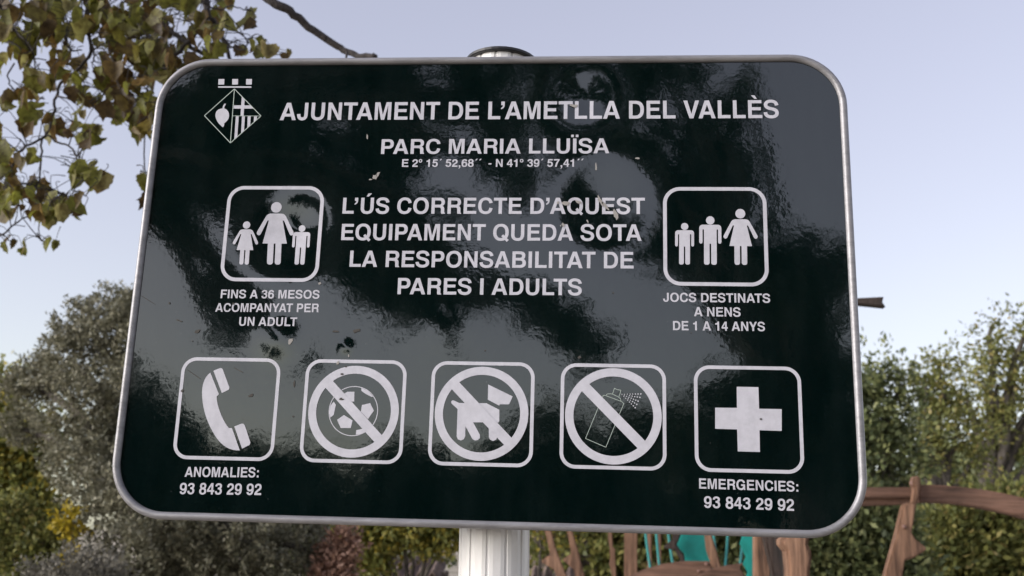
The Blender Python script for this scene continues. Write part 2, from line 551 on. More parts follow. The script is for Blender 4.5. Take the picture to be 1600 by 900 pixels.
def rrect(x0, z0, x1, z1, r, n=14):
    o = []
    for cx, cz, a0 in ((x1 - r, z1 - r, 0), (x0 + r, z1 - r, 90), (x0 + r, z0 + r, 180), (x1 - r, z0 + r, 270)):
        for k in range(n + 1):
            a = R(a0 + 90 * k / n)
            o.append((cx + r * math.cos(a), cz + r * math.sin(a)))
    return o
CRAD = 0.56 * U
EDGE = 0.060 * U
pl = rrect(XL + EDGE, ZB + EDGE, XR - EDGE, ZT - EDGE, CRAD - EDGE)
n = len(pl)
V = [(x, 0, z) for x, z in pl] + [(x, 0.003, z) for x, z in pl]
F = [tuple(range(n))[::-1], tuple(range(n, 2 * n))] + [(i, (i + 1) % n, n + (i + 1) % n, n + i) for i in range(n)]
panel = pymesh('panel', V, F, M_GREEN, sign)
bm = bmesh.new(); bm.from_mesh(panel.data); bmesh.ops.recalc_face_normals(bm, faces=bm.faces); bm.to_mesh(panel.data); bm.free()
# edging: a rounded channel swept round the outline
prof = []                              # (inset from the outer edge, y)
for k in range(9):
    a = R(-10 + 200 * k / 8)
    prof.append((EDGE * 0.62 - EDGE * 0.62 * math.cos(a), 0.0 - 0.0048 * math.sin(a) - 0.0006))
prof += [(EDGE * 1.25, 0.0022), (EDGE * 1.25, 0.016), (EDGE * 0.9, 0.022), (0.001, 0.022)]
V, F = [], []
base = rrect(XL, ZB, XR, ZT, CRAD)
n = len(base)
for ins, y in prof:
    for (x, z) in rrect(XL + ins, ZB + ins, XR - ins, ZT - ins, CRAD - ins): V.append((x, y, z))
m_ = len(prof)
for j in range(m_):
    for i in range(n):
        F.append((j * n + i, j * n + (i + 1) % n, ((j + 1) % m_) * n + (i + 1) % n, ((j + 1) % m_) * n + i))
ed = pymesh('edging', V, F, M_ALU, sign, smooth=True)
bm = bmesh.new(); bm.from_mesh(ed.data); bmesh.ops.recalc_face_normals(bm, faces=bm.faces); bm.to_mesh(ed.data); bm.free()

LINES = [("AJUNTAMENT DE L'AMETLLA DEL VALLÈS", 437, 188, 1217, 184.6, 27.6),
         ("PARC MARIA LLUÏSA", 595.3, 240.8, 952, 239.7, 23.2),
         ("E 2º 15´ 52,68´´  - N 41º 39´ 57,41´´", 628, 261, 912, 260.8, 12.2),
         ("L'ÚS CORRECTE D'AQUEST", 535, 334, 1007.8, 334.7, 25.2),
         ("EQUIPAMENT QUEDA SOTA", 533, 375.3, 1002.5, 376.6, 25.6),
         ("LA RESPONSABILITAT DE", 546, 417, 990, 419.7, 25.6),
         ("PARES I ADULTS", 621, 459.8, 909, 461.6, 25.6),
         ("FINS A 36 MESOS", 344.7, 466, 499, 466.9, 13.4),
         ("ACOMPANYAT PER", 336.2, 487.2, 498, 488, 13.4),
         ("UN ADULT", 373.4, 509, 463.8, 509.7, 13.6),
         ("JOCS DESTINATS", 1036, 471.6, 1203.4, 473.3, 14.2),
         ("A NENS", 1084.4, 494.2, 1157.2, 495, 14.4),
         ("DE 1 A 14 ANYS", 1051.6, 516, 1195.3, 517.6, 14.4),
         ("ANOMALIES:", 288.5, 745, 404, 746, 15.6),
         ("93 843 29 92", 280.4, 772, 408, 773.6, 18),
         ("EMERGENCIES:", 1092.3, 763.3, 1247.3, 768.3, 16),
         ("93 843 29 92", 1100, 793.3, 1240.7, 798.3, 18.6)]
for (b_, x0, y0, x1, y1, cp_) in LINES:
    text(b_, x0, y0, x1, y1, cp_, panel)

def tr(pts, s, ox, oy):
    return [S(x / s + ox, y / s + oy) for x, y in pts]

def square_frame(cu, cv, s, rad=0.15, w=0.034):
    """Rounded white outline of a pictogram, centre in sign units."""
    cx, cz, s = cu * U, cv * U + Z0, s * U
    r = rad * U
    a = rrect(cx - s / 2, cz - s / 2, cx + s / 2, cz + s / 2, r)
    i = rrect(cx - s / 2 + w * U, cz - s / 2 + w * U, cx + s / 2 - w * U, cz + s / 2 - w * U, r - w * U)
    return [a, i]
FR = [(-2.498, 0, 1), (-1.245, 0, 1), (0, 0, 1), (1.2515, 0, 1), (2.5134, 0, 1)]
for u_, v_, s_ in FR:
    flat_layers('pictogram_frame', [square_frame(u_, v_, s_)], M_WHITE, panel)
for u_ in (-2.1992, 2.2398):
    flat_layers('pictogram_frame', [square_frame(u_, 1.7857, 1.012, 0.17, 0.037)], M_WHITE, panel)

def woman():
    h = [(0, .8125), (.085, .8125), (.115, .806), (.14, .79), (.158, .765), (.28, .53), (.29, .5), (.28, .475), (.26, .462), (.238, .468), (.225, .485), (.13, .70), (.108, .70),
         (.19, .332), (.107, .332), (.107, .035), (.098, .012), (.08, .0), (.043, .0), (.024, .012), (.014, .035), (.014, .332)]
    return h + [(-x, y) for x, y in h[::-1]][:-1]

def man():
    h = [(0, .823), (.15, .823), (.185, .813), (.208, .79), (.217, .755), (.217, .465), (.208, .44), (.184, .43), (.16, .44), (.152, .465), (.152, .725), (.124, .725),
         (.124, .035), (.115, .012), (.096, 0), (.05, 0), (.028, .012), (.016, .035), (.016, .43)]
    return h + [(-x, y) for x, y in h[::-1]][:-1]

def figure(kind, fx, fy, hx, hy, ws=1.0):
    """Pictogram person from its foot point and head top (photo px)."""
    A, T = np.array(S(fx, fy)), np.array(S(hx, hy))
    H = T[1] - A[1]
    o = (woman() if kind == 'w' else man())
    o = [(A[0] + x * H * ws + (T[0] - A[0]) * y, A[1] + y * H) for x, y in o]
    hc = (A[0] + (T[0] - A[0]) * .916, A[1] + .912 * H)
    return flat_layers('pictogram_figure', [[o], [ell(hc[0], hc[1], .084 * H, .086 * H, 32, 2)]], M_WHITE, panel)
figure('w', 427.8, 413.5, 432.5, 315.8)
figure('w', 381.3, 413.5, 386, 346)
figure('m', 468, 413.5, 472.5, 352)
figure('m', 1069.5, 413.5, 1069.7, 348.5)
figure('m', 1110, 413.8, 1109.6, 338)
figure('w', 1157.6, 414, 1156.5, 326.5)

k = (3.4625, 240, 540)
flat_layers('telephone_receiver', [
    [tr(pth((308, 147), (c, (280, 165), (263, 205), (263, 255)), (c, (263, 330), (285, 410), (330, 482)), (c, (365, 540), (410, 570), (467, 567)), (425, 447), (408, 446), (c, (385, 425), (340, 330), (342, 275)), (354, 263)), *k)],
    [tr([(325, 137), (360, 122), (370, 123), (376, 131), (411, 226), (409, 238), (370, 257)], *k)],
    [tr([(438, 438), (478, 422), (488, 424), (495, 433), (525, 524), (521, 537), (480, 558)], *k)]], M_WHITE, panel)
k3 = (3, 1060, 550)
flat_layers('medical_cross', [[tr([(273, 163), (375, 165), (378, 266), (484, 268), (484, 370), (380, 367), (382, 469), (278, 466), (275, 363), (172, 360), (172, 261), (274, 262)], *k3)]], M_WHITE, panel)

def ban(cx, cy, rp):
    """Prohibition ring with its bar: disc with two half-moon holes."""
    x, z = S(cx, cy)
    r = rp / 160.0 * U
    out = ell(x, z, r, r, 72, 2)
    ri, hw = 0.825 * r, 0.108 * r
    holes = []
    t0 = math.acos(hw / ri)
    for a0 in (R(45), R(225)):
        holes.append([(x + ri * math.cos(a0 + t), z + ri * math.sin(a0 + t)) for t in np.linspace(-t0, t0, 40)])
    return [out] + holes
for cx, cy, rp in ((1082 / 3.4625 + 240, 355.5 / 3.4625 + 540, 71), (428 / 3.8095 + 640, 403.5 / 3.8095 + 540, 72), (1212 / 3.8095 + 640, 418.5 / 3.8095 + 540, 73)):
    flat_layers('prohibition_ring', [ban(cx, cy, rp)], M_WHITE, panel, base=0.0009)

def line(a, b, w):
    a, b = np.array(a), np.array(b)
    d = (b - a) / np.linalg.norm(b - a)
    q = np.array([-d[1], d[0]]) * w / 2
    return [tuple(a + q), tuple(b + q), tuple(b - q), tuple(a - q)]

x, z = S(1081 / 3.4625 + 240, 354 / 3.4625 + 540)
rb = 38.7 / 160 * U
ballp = [[(993, 402), (1030, 376), (1077, 405), (1067, 446), (1013, 446)], [(1128, 322), (1172, 311), (1192, 352), (1160, 398), (1122, 358)], [(1028, 262), (1050, 250), (1087, 250), (1086, 303), (1062, 303)],
         [(958, 326), (975, 303), (987, 320), (975, 375), (957, 390), (951, 360)], [(1124, 230), (1160, 246), (1188, 276), (1180, 278), (1145, 260), (1125, 245)], [(1097, 458), (1130, 450), (1150, 464), (1125, 479), (1095, 483)]]
flat_layers('football_pictogram', [[ell(x, z, rb, rb, 60, 2), ell(x, z, rb * .968, rb * .968, 60, 2)]] + [[tr(p, *k)] for p in ballp], M_WHITE, panel, step=0.00004)
kd = (3.8095, 640, 540)
dog = [(250, 345), (247, 335), (254, 327), (264, 327), (296, 342), (457, 343), (534, 382), (534, 450), (528, 458), (520, 462), (522, 545), (515, 560), (497, 568), (479, 560), (472, 545), (472, 457), (378, 457),
       (418, 530), (419, 550), (405, 563), (388, 565), (374, 556), (333, 480), (331, 540), (322, 558), (305, 565), (288, 558), (280, 540), (286, 378)]
flat_layers('dog_pictogram', [[tr(dog, *kd)], [tr([(468, 232), (614, 303), (592, 350), (536, 350), (534, 358), (466, 322)], *kd)]], M_WHITE, panel)
# spray can: fine pale outlines and a fan of dots
can = [[(1152, 298), (1047, 553), (1168, 605), (1275, 345), (1262, 333), (1160, 296)], [(1170, 297), (1176, 288), (1200, 287), (1240, 304), (1256, 318), (1258, 332)], [(1207, 292), (1219, 254), (1233, 262), (1257, 266), (1247, 304)]]
lay = []
for i, poly in enumerate(can):
    q = tr(poly, *kd)
    segs = list(zip(q, q[1:])) + ([(q[-1], q[0])] if i == 0 else [])
    lay += [[line(a, b, 0.00062)] for a, b in segs]
flat_layers('spray_can_pictogram', lay, M_THIN, panel, step=0.00002)
lay = []
for i, (ex_, ey_) in enumerate(((1376, 288), (1370, 309), (1360, 331), (1352, 350), (1343, 370))):
    for j in range(8):
        t = 0.02 + j / 7 * 0.98
        if j in (1, 2) and i % 2: continue
        p = S((1262 + (ex_ - 1262) * t) / 3.8095 + 640, (290 + (ey_ - 290) * t) / 3.8095 + 540)
        r = (0.55 + 0.55 * t) / 160 * U
        lay.append([ell(p[0], p[1], r, r, 12, 2)])
flat_layers('spray_dots', lay, M_WHITE, panel, step=0.000004)
# coat of arms
kc = (7.5, 300, 110)
lay = [[tr(p, *kc)] for p in ([(312, 103), (381, 103), (378, 168), (309, 168)], [(474, 103), (542, 103), (540, 168), (472, 168)], [(637, 103), (705, 103), (702, 168), (634, 168)], [(308, 188), (698, 189), (698, 206), (308, 204)],
                              [(585, 308), (620, 344), (606, 535), (570, 535)], [(488, 412), (690, 412), (722, 450), (486, 450)], [(516, 540), (550, 540), (533, 784), (497, 810)], [(588, 540), (622, 540), (612, 710), (577, 742)],
                              [(655, 540), (690, 540), (685, 645), (650, 676)], [(730, 540), (765, 540), (762, 575), (726, 610)])]
lay.append([tr(pth((385, 391), (400, 395), (382, 430), (380, 449), (c, (415, 458), (437, 490), (437, 530)), (c, (437, 585), (400, 605), (381, 622)), (378, 650), (366, 670), (c, (325, 640), (277, 590), (277, 525)), (c, (280, 475), (315, 450), (359, 450)), (366, 418)), *kc)])
flat_layers('coat_of_arms', lay, M_WHITE, panel, step=0.00004)
dm = tr([(500, 220), (811, 537), (453, 853), (149, 534)], *kc)
lay = [[line(dm[i], dm[(i + 1) % 4], 0.0009)] for i in range(4)] + [[line(dm[0], dm[2], 0.0009)], [line(*tr([(482, 536), (806, 538)], *kc), 0.0006)]]
flat_layers('shield_outline', lay, M_THIN, panel, base=0.0009, step=0.00004)

# chips, droppings and scratches on the face
def blob(px, py, rx, ry, rot=0, n=11, rough=.35):
    o = []
    for i in range(n):
        a = 2 * math.pi * i / n
        q = 1 + random.uniform(-rough, rough)
        x, y = rx * q * math.cos(a), ry * q * math.sin(a)
        o.append(S(px + x * math.cos(rot) - y * math.sin(rot), py + x * math.sin(rot) + y * math.cos(rot)))
    return o
lay = [[blob(*b)] for b in ((586, 277, 4.5, 4, 0), (591, 273, 2, 4, .5), (579, 281, 2.5, 1.3, 0), (454, 534, 3.5, 5, .3), (938, 314, 2.4, 9, -.5), (946, 322, 2, 8, -.7), (962, 336, 3, 8, -.2), (903, 316, 5, 2.5, .4), (884, 318, 6, 3, .3), (872, 317, 2, 2.5, 0),
                            (880, 352, 1.8, 3, -.3), (876, 353, 1.2, 2, 0), (918, 346, 1.4, 3, -.5), (897, 166, 4.5, 3, 0), (892, 165, 1.5, 1.5, 0), (996, 248, 3, 1.4, 0), (574, 215, 1.3, 4, 0), (931, 262, 1.3, 6, 0), (500, 443, 2, 2, 0), (528, 567, 1.6, 3, .3), (545, 556, 1.2, 2, 0))]
for q in lay: flat_layers('pale_chip', [q], M_CHIP, panel, base=0.0012)
lay = [[blob(*b)] for b in ((308, 518, 5, 2.2, -.5), (525, 518, 5, 1.5, 0), (558, 517, 7, 2.6, -.3), (365, 475, 1.5, 1.5, 0), (265, 474, 1.2, 1.6, 0), (301, 533, 1, 1, 0), (280, 501, 5, 1, .3), (392, 618, 4.5, 2, -.5), (285, 611, 2, 2.5, .4), (1189, 655, 2.4, 1.4, -.4), (458, 651, 1.4, 1.4, 0),
                            (541, 573, 1.5, 1.3, 0), (535, 585, 3, 2, 0), (534, 624, 4, 2, .2), (460, 600, 1.3, 5, .1), (758, 548, 1.3, 1.3, 0), (905, 559, 3, 2, 0), (1080, 520, 1, 1, 0), (958, 458, 1.3, 1.5, 0), (372, 578, 8, .7, .5), (303, 585, 12, .5, .6), (230, 468, 14, .5, .55))]
for q in lay: flat_layers('dirt_speck', [q], M_DIRT, panel, base=0.0012)

# the fluted pole behind the panel
PX = W(774, 800, 1)  # only for its bearing
PY = 0.085
pxc = (S(783, 100)[0] + S(771, 830)[0]) / 2
dscale = (PY - CP[1]) / (-CP[1])
PXC = CP[0] + (pxc - CP[0]) * dscale
PR = 0.0435
ptop = float(W(783, 77, PY - PR - CP[1])[2])
prof = []
NF = 12
for i in range(NF):                                     # broad flats with narrow grooves between them
    a = 2 * math.pi * (i + 0.32) / NF
    hw = math.pi / NF
    for da, r in ((-hw * .80, 1.0), (-hw * .4, 1.012), (hw * .4, 1.012), (hw * .80, 1.0), (hw * .9, 0.965), (hw * 1.1, 0.965)):
        prof.append((PXC + PR * r * math.cos(a + da), PY + PR * r * math.sin(a + da)))
n = len(prof)
def lean(z): return 0.0066 - 0.0172 * (z - (ZB - 0.01))      # the post stands a degree out of true
V = [(x + lean(0.0), y, 0.0) for x, y in prof] + [(x + lean(ptop), y, ptop - 0.003) for x, y in prof]
F = [(i, (i + 1) % n, n + (i + 1) % n, n + i) for i in range(n)] + [tuple(range(n, 2 * n))]
pole = pymesh('pole', V, F, M_POLE, sign)
capv, capf = [], []
for r, z in ((PR * .9, -.003), (PR * 1.13, -.003), (PR * 1.155, -.002), (PR * 1.155, .0015), (PR * 1.13, .002), (PR * .6, .003), (0.001, .0032)):
    for i in range(32):
        a = 2 * math.pi * i / 32
        capv.append((PXC + lean(ptop) + r * math.cos(a), PY + r * math.sin(a), ptop + z))
for j in range(6):
    for i in range(32):
        capf.append((j * 32 + i, j * 32 + (i + 1) % 32, (j + 1) * 32 + (i + 1) % 32, (j + 1) * 32 + i))
pymesh('pole_cap', capv, capf, M_BLACK, pole)
for zz in (ZB + 0.09, ZT - 0.09):                       # brackets that clasp the pole
    bm = bmesh.new()
    bmesh.ops.create_cube(bm, size=1, matrix=Matrix.Translation((PXC, 0.0185, zz)) @ Matrix.Diagonal((0.24, 0.030, 0.03, 1)))
    bmesh.ops.bevel(bm, geom=bm.edges[:], offset=.003, segments=2, affect='EDGES')
    bmlink('bracket', bm, M_ALU, sign)

# ------------------------------------------------------------------ foliage
def frames(n, dirs=None, jitter=1.0):
    """n random orthonormal frames; dirs biases the leaf's long axis."""
    a = RNG.normal(size=(n, 3))
    a /= np.linalg.norm(a, axis=1)[:, None]
    if dirs is not None:
        a = dirs + a * jitter
        a /= np.linalg.norm(a, axis=1)[:, None] + 1e-9
    b = RNG.normal(size=(n, 3))
    b -= (b * a).sum(1)[:, None] * a
    b /= np.linalg.norm(b, axis=1)[:, None] + 1e-9
    return a, b, np.cross(a, b)

def leaf_verts(C, a, b, nrm, size, shape):
    """shape: (k,3) template in leaf axes (along, across, lift)."""
    T = np.asarray(shape, float)
    return (C[:, None, :] + size[:, None, None] * (T[None, :, 0:1] * a[:, None, :] + T[None, :, 1:2] * b[:, None, :] + T[None, :, 2:3] * nrm[:, None, :])).reshape(-1, 3)

KITE = [(0, 0, 0), (.42, -.26, .07), (1, 0, -.05), (.42, .26, .07)]
KF = np.array([[0, 1, 2, 3]])
OVAL = [(0, 0, 0), (.3, -.25, .06), (.7, -.2, .05), (1, 0, -.06), (.7, .2, .05), (.3, .25, .06)]
OF = np.array([[0, 1, 2, 3], [0, 3, 4, 5]])

def cloud(name, C, size, m, parent, shape=KITE, faces=KF, dirs=None, jitter=1.0):
    n = len(C)
    a, b, nr = frames(n, dirs, jitter)
    V = leaf_verts(C, a, b, nr, size, shape)
    k = len(shape)
    Fc = (faces[None, :, :] + (np.arange(n) * k)[:, None, None]).reshape(-1, faces.shape[1])
    return npmesh(name, V, [Fc], m, parent)

def sprays(blobs, ntwig, nleaf, twig, spread, fill_in=0.25, lean=(0, 0, .35), rough=.18, floor=None):
    """Twigs spread through ellipsoid blobs, denser at the skin; returns leaf centres and outward directions."""
    Cb = np.array([b[0] for b in blobs], float)
    Rb = np.array([b[1] if hasattr(b[1], '__len__') else (b[1],) * 3 for b in blobs], float)
    w = (Rb.prod(1)) ** (2 / 3)
    idx = RNG.choice(len(blobs), ntwig, p=w / w.sum())
    d = RNG.normal(size=(ntwig, 3))
    d /= np.linalg.norm(d, axis=1)[:, None]
    rr = np.where(RNG.random(ntwig) < fill_in, RNG.random(ntwig) ** .5 * .85, 1 - np.abs(RNG.normal(0, rough, ntwig)) + RNG.normal(0, .05, ntwig))
    P = Cb[idx] + d * Rb[idx] * rr[:, None]
    ax = d + np.array(lean) + RNG.normal(size=(ntwig, 3)) * .45
    ax /= np.linalg.norm(ax, axis=1)[:, None]
    t = RNG.random((ntwig, nleaf))
    C = P[:, None, :] + ax[:, None, :] * (t * twig)[:, :, None] + RNG.normal(size=(ntwig, nleaf, 3)) * spread
    D = np.repeat(ax, nleaf, axis=0)
    C = C.reshape(-1, 3)
    if floor is not None:
        k = C[:, 2] > floor
        C, D = C[k], D[k]
    return C, D

def limbs(base, tops, r0, wob=.12, n=6):
    out = []
    base = np.array(base, float)
    for tp, r1 in tops:
        tp = np.array(tp, float)
        pts = []
        L = np.linalg.norm(tp - base)
        for i in range(n + 1):
            s = i / n
            p = base + (tp - base) * s
            p[2] += 0.12 * L * math.sin(math.pi * s)
            if 0 < i < n: p = p + RNG.normal(size=3) * wob * L * .12
            pts.append(p)
        pts = smooth_path(pts, 3)
        out.append(tube_data(pts, list(np.linspace(r0, r1, len(pts))), 6, False))
    return merge(out)

def tree(name, label, cat, foot, trunk_h, trunk_r, blobs, lm, bm_, ntwig, nleaf, twig, spread, leaf, group=None, fill_in=.25, shape=KITE, faces=KF, jitter=.8, rough=.18, lean=(0, 0, .35), sub=9, core=.62, subr=(.24, .46)):
    foot = np.array(foot, float)
    foot[2] = 0
    root = empty(name, tuple(foot), label, cat, group)
    fork = foot + np.array([0, 0, trunk_h])
    pts = smooth_path([foot, foot + [.03, 0, trunk_h * .5], fork], 4)
    tv = [tube_data(pts, list(np.linspace(trunk_r * 1.35, trunk_r * .85, len(pts))), 9)]
    tp = [(np.array(b[0]), trunk_r * .16) for b in blobs]
    tv.append(limbs(fork - [0, 0, .1], tp, trunk_r * .55))
    V, F = merge(tv)
    pymesh('trunk', V, F, bm_, root, smooth=True)
    clumps = []
    for b in blobs:
        cc, rr = np.array(b[0], float), np.array(b[1], float)
        if core: clumps.append((cc, tuple(rr * core)))
        for _ in range(sub):
            d = RNG.normal(size=3)
            d /= np.linalg.norm(d)
            d[2] += .15
            clumps.append((cc + d * rr * RNG.uniform(.5, 1.0), tuple(rr * RNG.uniform(*subr))))
    C, D = sprays(clumps, ntwig, nleaf, twig, spread, fill_in, lean, rough, floor=0.03)
    cloud('crown', C, leaf * RNG.uniform(.65, 1.25, len(C)), lm, root, shape, faces, D, jitter)
    return root

L_OAK = leaf_mat('evergreen_oak_leaf', [(0, (.09, .09, .055)), (.45, (.175, .17, .112)), (.8, (.24, .225, .155)), (1, (.32, .30, .22))], .25, .5)
L_GREY = leaf_mat('silver_shrub_leaf', [(0, (.12, .112, .088)), (1, (.25, .23, .185))], .12, .6)
L_OLIVE = leaf_mat('olive_green_leaf', [(0, (.09, .105, .035)), (.5, (.18, .19, .058)), (.85, (.25, .24, .07)), (1, (.28, .22, .08))], .35, .5)
L_DEEP = leaf_mat('deep_green_leaf', [(0, (.06, .078, .034)), (.6, (.135, .158, .064)), (1, (.23, .24, .10))], .25, .5)
L_YEL = leaf_mat('yellow_green_leaf', [(0, (.12, .14, .04)), (.6, (.24, .24, .065)), (.9, (.36, .30, .06)), (1, (.44, .32, .04))], .35, .5)
L_GOLD = leaf_mat('golden_leaf', [(0, (.24, .20, .02)), (1, (.50, .37, .03))], .3, .5)
L_RUST = leaf_mat('rusty_leaf', [(0, (.16, .09, .06)), (.6, (.30, .17, .12)), (1, (.38, .24, .18))], .2, .6)
L_PLANE = leaf_mat('autumn_plane_leaf', [(0, (.06, .042, .017)), (.2, (.125, .082, .024)), (.4, (.105, .105, .022)), (.7, (.165, .18, .032)), (.9, (.22, .21, .085)), (1, (.19, .125, .035))], .5, .5, veins=38.0)
L_DARK = leaf_mat('dark_canopy_leaf', [(0, (.02, .026, .012)), (1, (.06, .065, .025))], .2, .55)
BK = bark_mat('grey_brown_bark', (.035, .028, .022), (.10, .085, .07))
BK2 = bark_mat('twig_bark', (.014, .011, .011), (.045, .036, .034), 60)

def wb(px, py, D, rpx, ry=None, zr=None):
    """Crown blob at a measured place: centre, radii from px at that depth."""
    r = rpx / 1600.0 * D
    return (W(px, py, D), (r, ry if ry else r * .75, (zr / 1600.0 * D) if zr else r))

# grey-green evergreen on the left
D = 8.0
bl = [wb(250, 640, D, 150), wb(180, 560, D, 75), wb(110, 560, D, 70), wb(215, 500, D - .2, 52), wb(180, 482, D, 38), wb(130, 500, D + .2, 40), wb(50, 600, D + .3, 45), wb(35, 670, D + .2, 38), wb(65, 590, D + .3, 40), wb(135, 660, D - .3, 85), wb(110, 730, D, 50), wb(170, 760, D - .6, 85),
      wb(260, 800, D - .9, 110), wb(380, 830, D - .8, 95), wb(480, 860, D - .4, 62), wb(330, 700, D, 140), wb(420, 760, D, 110), wb(300, 560, D + .3, 90), wb(400, 620, D + .3, 110), wb(200, 900, D - .7, 90), wb(350, 940, D - .6, 110), wb(470, 940, D - .3, 75)]
tree('evergreen_oak', 'large grey-green evergreen oak left of the sign, small dull leaves', 'tree', W(270, 900, D), 1.3, .14, bl, L_OAK, BK, 4700, 28, .09, .020, .037, fill_in=.22, jitter=1.0, rough=.12, sub=22, core=.66, subr=(.16, .34))
# pale shrub in its lower left corner
D = 6.3
tree('silver_shrub', 'pale silvery shrub in the bottom left corner, in front of the evergreen oak', 'shrub', W(90, 940, D), .5, .03, [wb(90, 925, D, 55), wb(40, 935, D, 40), wb(150, 930, D, 45), wb(110, 985, D, 90), wb(70, 1080, D, 90)], L_GREY, BK, 1500, 16, .1, .02, .028, fill_in=.3)
D = 10.5
tree('laurel_shrub', 'bright yellow-green shrub at the left edge behind the evergreen oak', 'shrub', W(10, 830, D), .6, .06, [wb(0, 620, D, 38), wb(25, 700, D, 60), wb(-30, 700, D, 70), wb(10, 800, D, 70), wb(60, 830, D, 55), wb(-40, 860, D, 70), wb(30, 900, D, 70)], L_YEL, BK, 1900, 12, .2, .05, .085, fill_in=.3)
D = 7.0
tree('golden_shrub', 'small shrub with golden yellow leaves low in front of the evergreen oak', 'shrub', W(105, 900, D), .4, .02, [wb(115, 815, D, 15), wb(98, 842, D, 11), wb(112, 880, D, 14)], L_GOLD, BK, 45, 9, .09, .02, .05)
D = 7.4
tree('rusty_shrub', 'rusty pink-brown dried shrub right of the evergreen oak, below the sign', 'shrub', W(533, 930, D), .6, .03, [wb(535, 870, D, 24), wb(528, 915, D, 32), wb(541, 845, D, 15), wb(530, 980, D, 40)], L_RUST, BK, 520, 11, .08, .022, .042)
D = 11.5
tree('berry_hedge', 'yellow-flecked green shrub below the sign, left of the pole', 'shrub', W(640, 960, D), .6, .06, [wb(590, 820, D, 45), wb(650, 815, D, 50), wb(700, 830, D, 45), wb(560, 850, D, 40), wb(620, 760, D, 60), wb(690, 770, D, 60), wb(585, 880, D, 26)], L_YEL, BK, 1500, 12, .15, .05, .08)
D = 7.2
tree('green_shrub', 'fresh green low shrub at the left edge, left of the golden-leaved shrub', 'shrub', W(40, 940, D), .4, .03, [wb(20, 830, D, 45), wb(70, 845, D, 35), wb(-20, 860, D, 50), wb(40, 890, D, 50), wb(30, 960, D, 60)], L_OLIVE, BK, 620, 14, .1, .025, .045)
# right-hand trees
D = 14.0
tree('deep_green_tree', 'dense dark green tree just right of the sign', 'tree', W(1370, 900, D), 1.4, .16, [wb(1385, 640, D, 55), wb(1350, 600, D, 45), wb(1320, 640, D, 60), wb(1400, 690, D, 55), wb(1350, 730, D, 85), wb(1420, 750, D, 50), wb(1290, 740, D, 80), wb(1330, 820, D, 85), wb(1410, 600, D, 26), wb(1250, 800, D, 90)],
     L_DEEP, BK, 1150, 15, .2, .05, .09, fill_in=.2, rough=.15, sub=16, core=.5, subr=(.18, .36))
D = 20.0
tree('tall_plane_tree', 'tall loose olive-green tree at the right edge with sky showing through', 'tree', W(1555, 900, D), 2.4, .2, [wb(1555, 545, D, 42), wb(1560, 600, D, 60), wb(1600, 560, D, 50), wb(1610, 640, D, 70), wb(1530, 660, D, 48), wb(1580, 700, D, 60), wb(1640, 720, D, 80), wb(1550, 508, D, 20), wb(1606, 508, D, 26), wb(1660, 600, D, 70), wb(1510, 610, D, 26)],
     L_OLIVE, BK, 560, 14, .28, .07, .105, fill_in=.1, rough=.2, core=0, sub=12, subr=(.16, .36))
D = 17.5
tree('young_plane_tree', 'lighter olive tree between the dark tree and the tall one', 'tree', W(1475, 900, D), 2.0, .14, [wb(1468, 565, D, 27), wb(1440, 590, D, 22), wb(1475, 610, D, 48), wb(1445, 650, D, 45), wb(1500, 660, D, 48), wb(1470, 700, D, 55), wb(1430, 710, D, 35), wb(1520, 720, D, 40)],
     L_OLIVE, BK, 340, 14, .25, .06, .095, fill_in=.1, rough=.2, core=0, sub=12, subr=(.16, .36))
D = 11.0
tree('round_shrub', 'rounded mid-green shrub behind the wooden arch beam', 'shrub', W(1500, 960, D), .5, .06, [wb(1480, 840, D, 55), wb(1540, 830, D, 50), wb(1590, 850, D, 55), wb(1450, 880, D, 45), wb(1520, 900, D, 60), wb(1650, 850, D, 70), wb(1600, 930, D, 60)], L_OLIVE, BK, 1700, 12, .16, .05, .085)
D = 9.5
tree('dark_shrub', 'very dark low shrub under the wooden beam, right of the sign', 'shrub', W(1330, 960, D), .5, .06, [wb(1320, 850, D, 60), wb(1380, 850, D, 40), wb(1290, 880, D, 50), wb(1350, 920, D, 60), wb(1260, 850, D, 50), wb(1420, 920, D, 40)], L_DEEP, BK, 1500, 12, .15, .045, .075)
D = 16.0
for i, (px, lb) in enumerate(((960, 'dark green tree behind the play tower, under the middle of the sign'), (1130, 'dark green tree behind the teal panels of the play tower'))):
    tree('backdrop_tree', lb, 'tree', W(px, 900, D), 1.2, .14, [wb(px - 40, 800, D, 70), wb(px + 40, 790, D, 80), wb(px, 740, D, 90), wb(px - 70, 860, D, 60), wb(px + 60, 870, D, 70), wb(px, 890, D, 60)], L_DEEP if i else L_OLIVE, BK, 1500, 12, .25, .08, .14)
tree('climbing_vine', 'yellow-green climber growing on the stone wall beside the pole', 'vine', W(845, 900, 13.6), .8, .03, [wb(845, 835, 13.6, 20), wb(840, 800, 13.6, 35), wb(880, 800, 13.6, 30), wb(895, 850, 13.6, 14)], L_YEL, BK, 160, 10, .12, .05, .085)
# woods far off, closing the view between the trunks
for i, (px, D_, rr_, lb) in enumerate(((-60, 34, 95, 'far low tree beyond the left edge of the park'), (560, 32, 100, 'far low tree behind the sign, left of the pole'), (1480, 36, 70, 'far low tree behind the wooden arch beam'), (1640, 34, 85, 'far low tree at the right edge below the tall tree'))):
    tree('distant_tree', lb, 'tree', W(px, 900, D_), 1.0, .2, [wb(px, 800, D_, rr_), wb(px - 60, 830, D_, rr_ * .8), wb(px + 60, 830, D_, rr_ * .8)], L_DEEP, BK, 900, 12, .5, .2, .32)

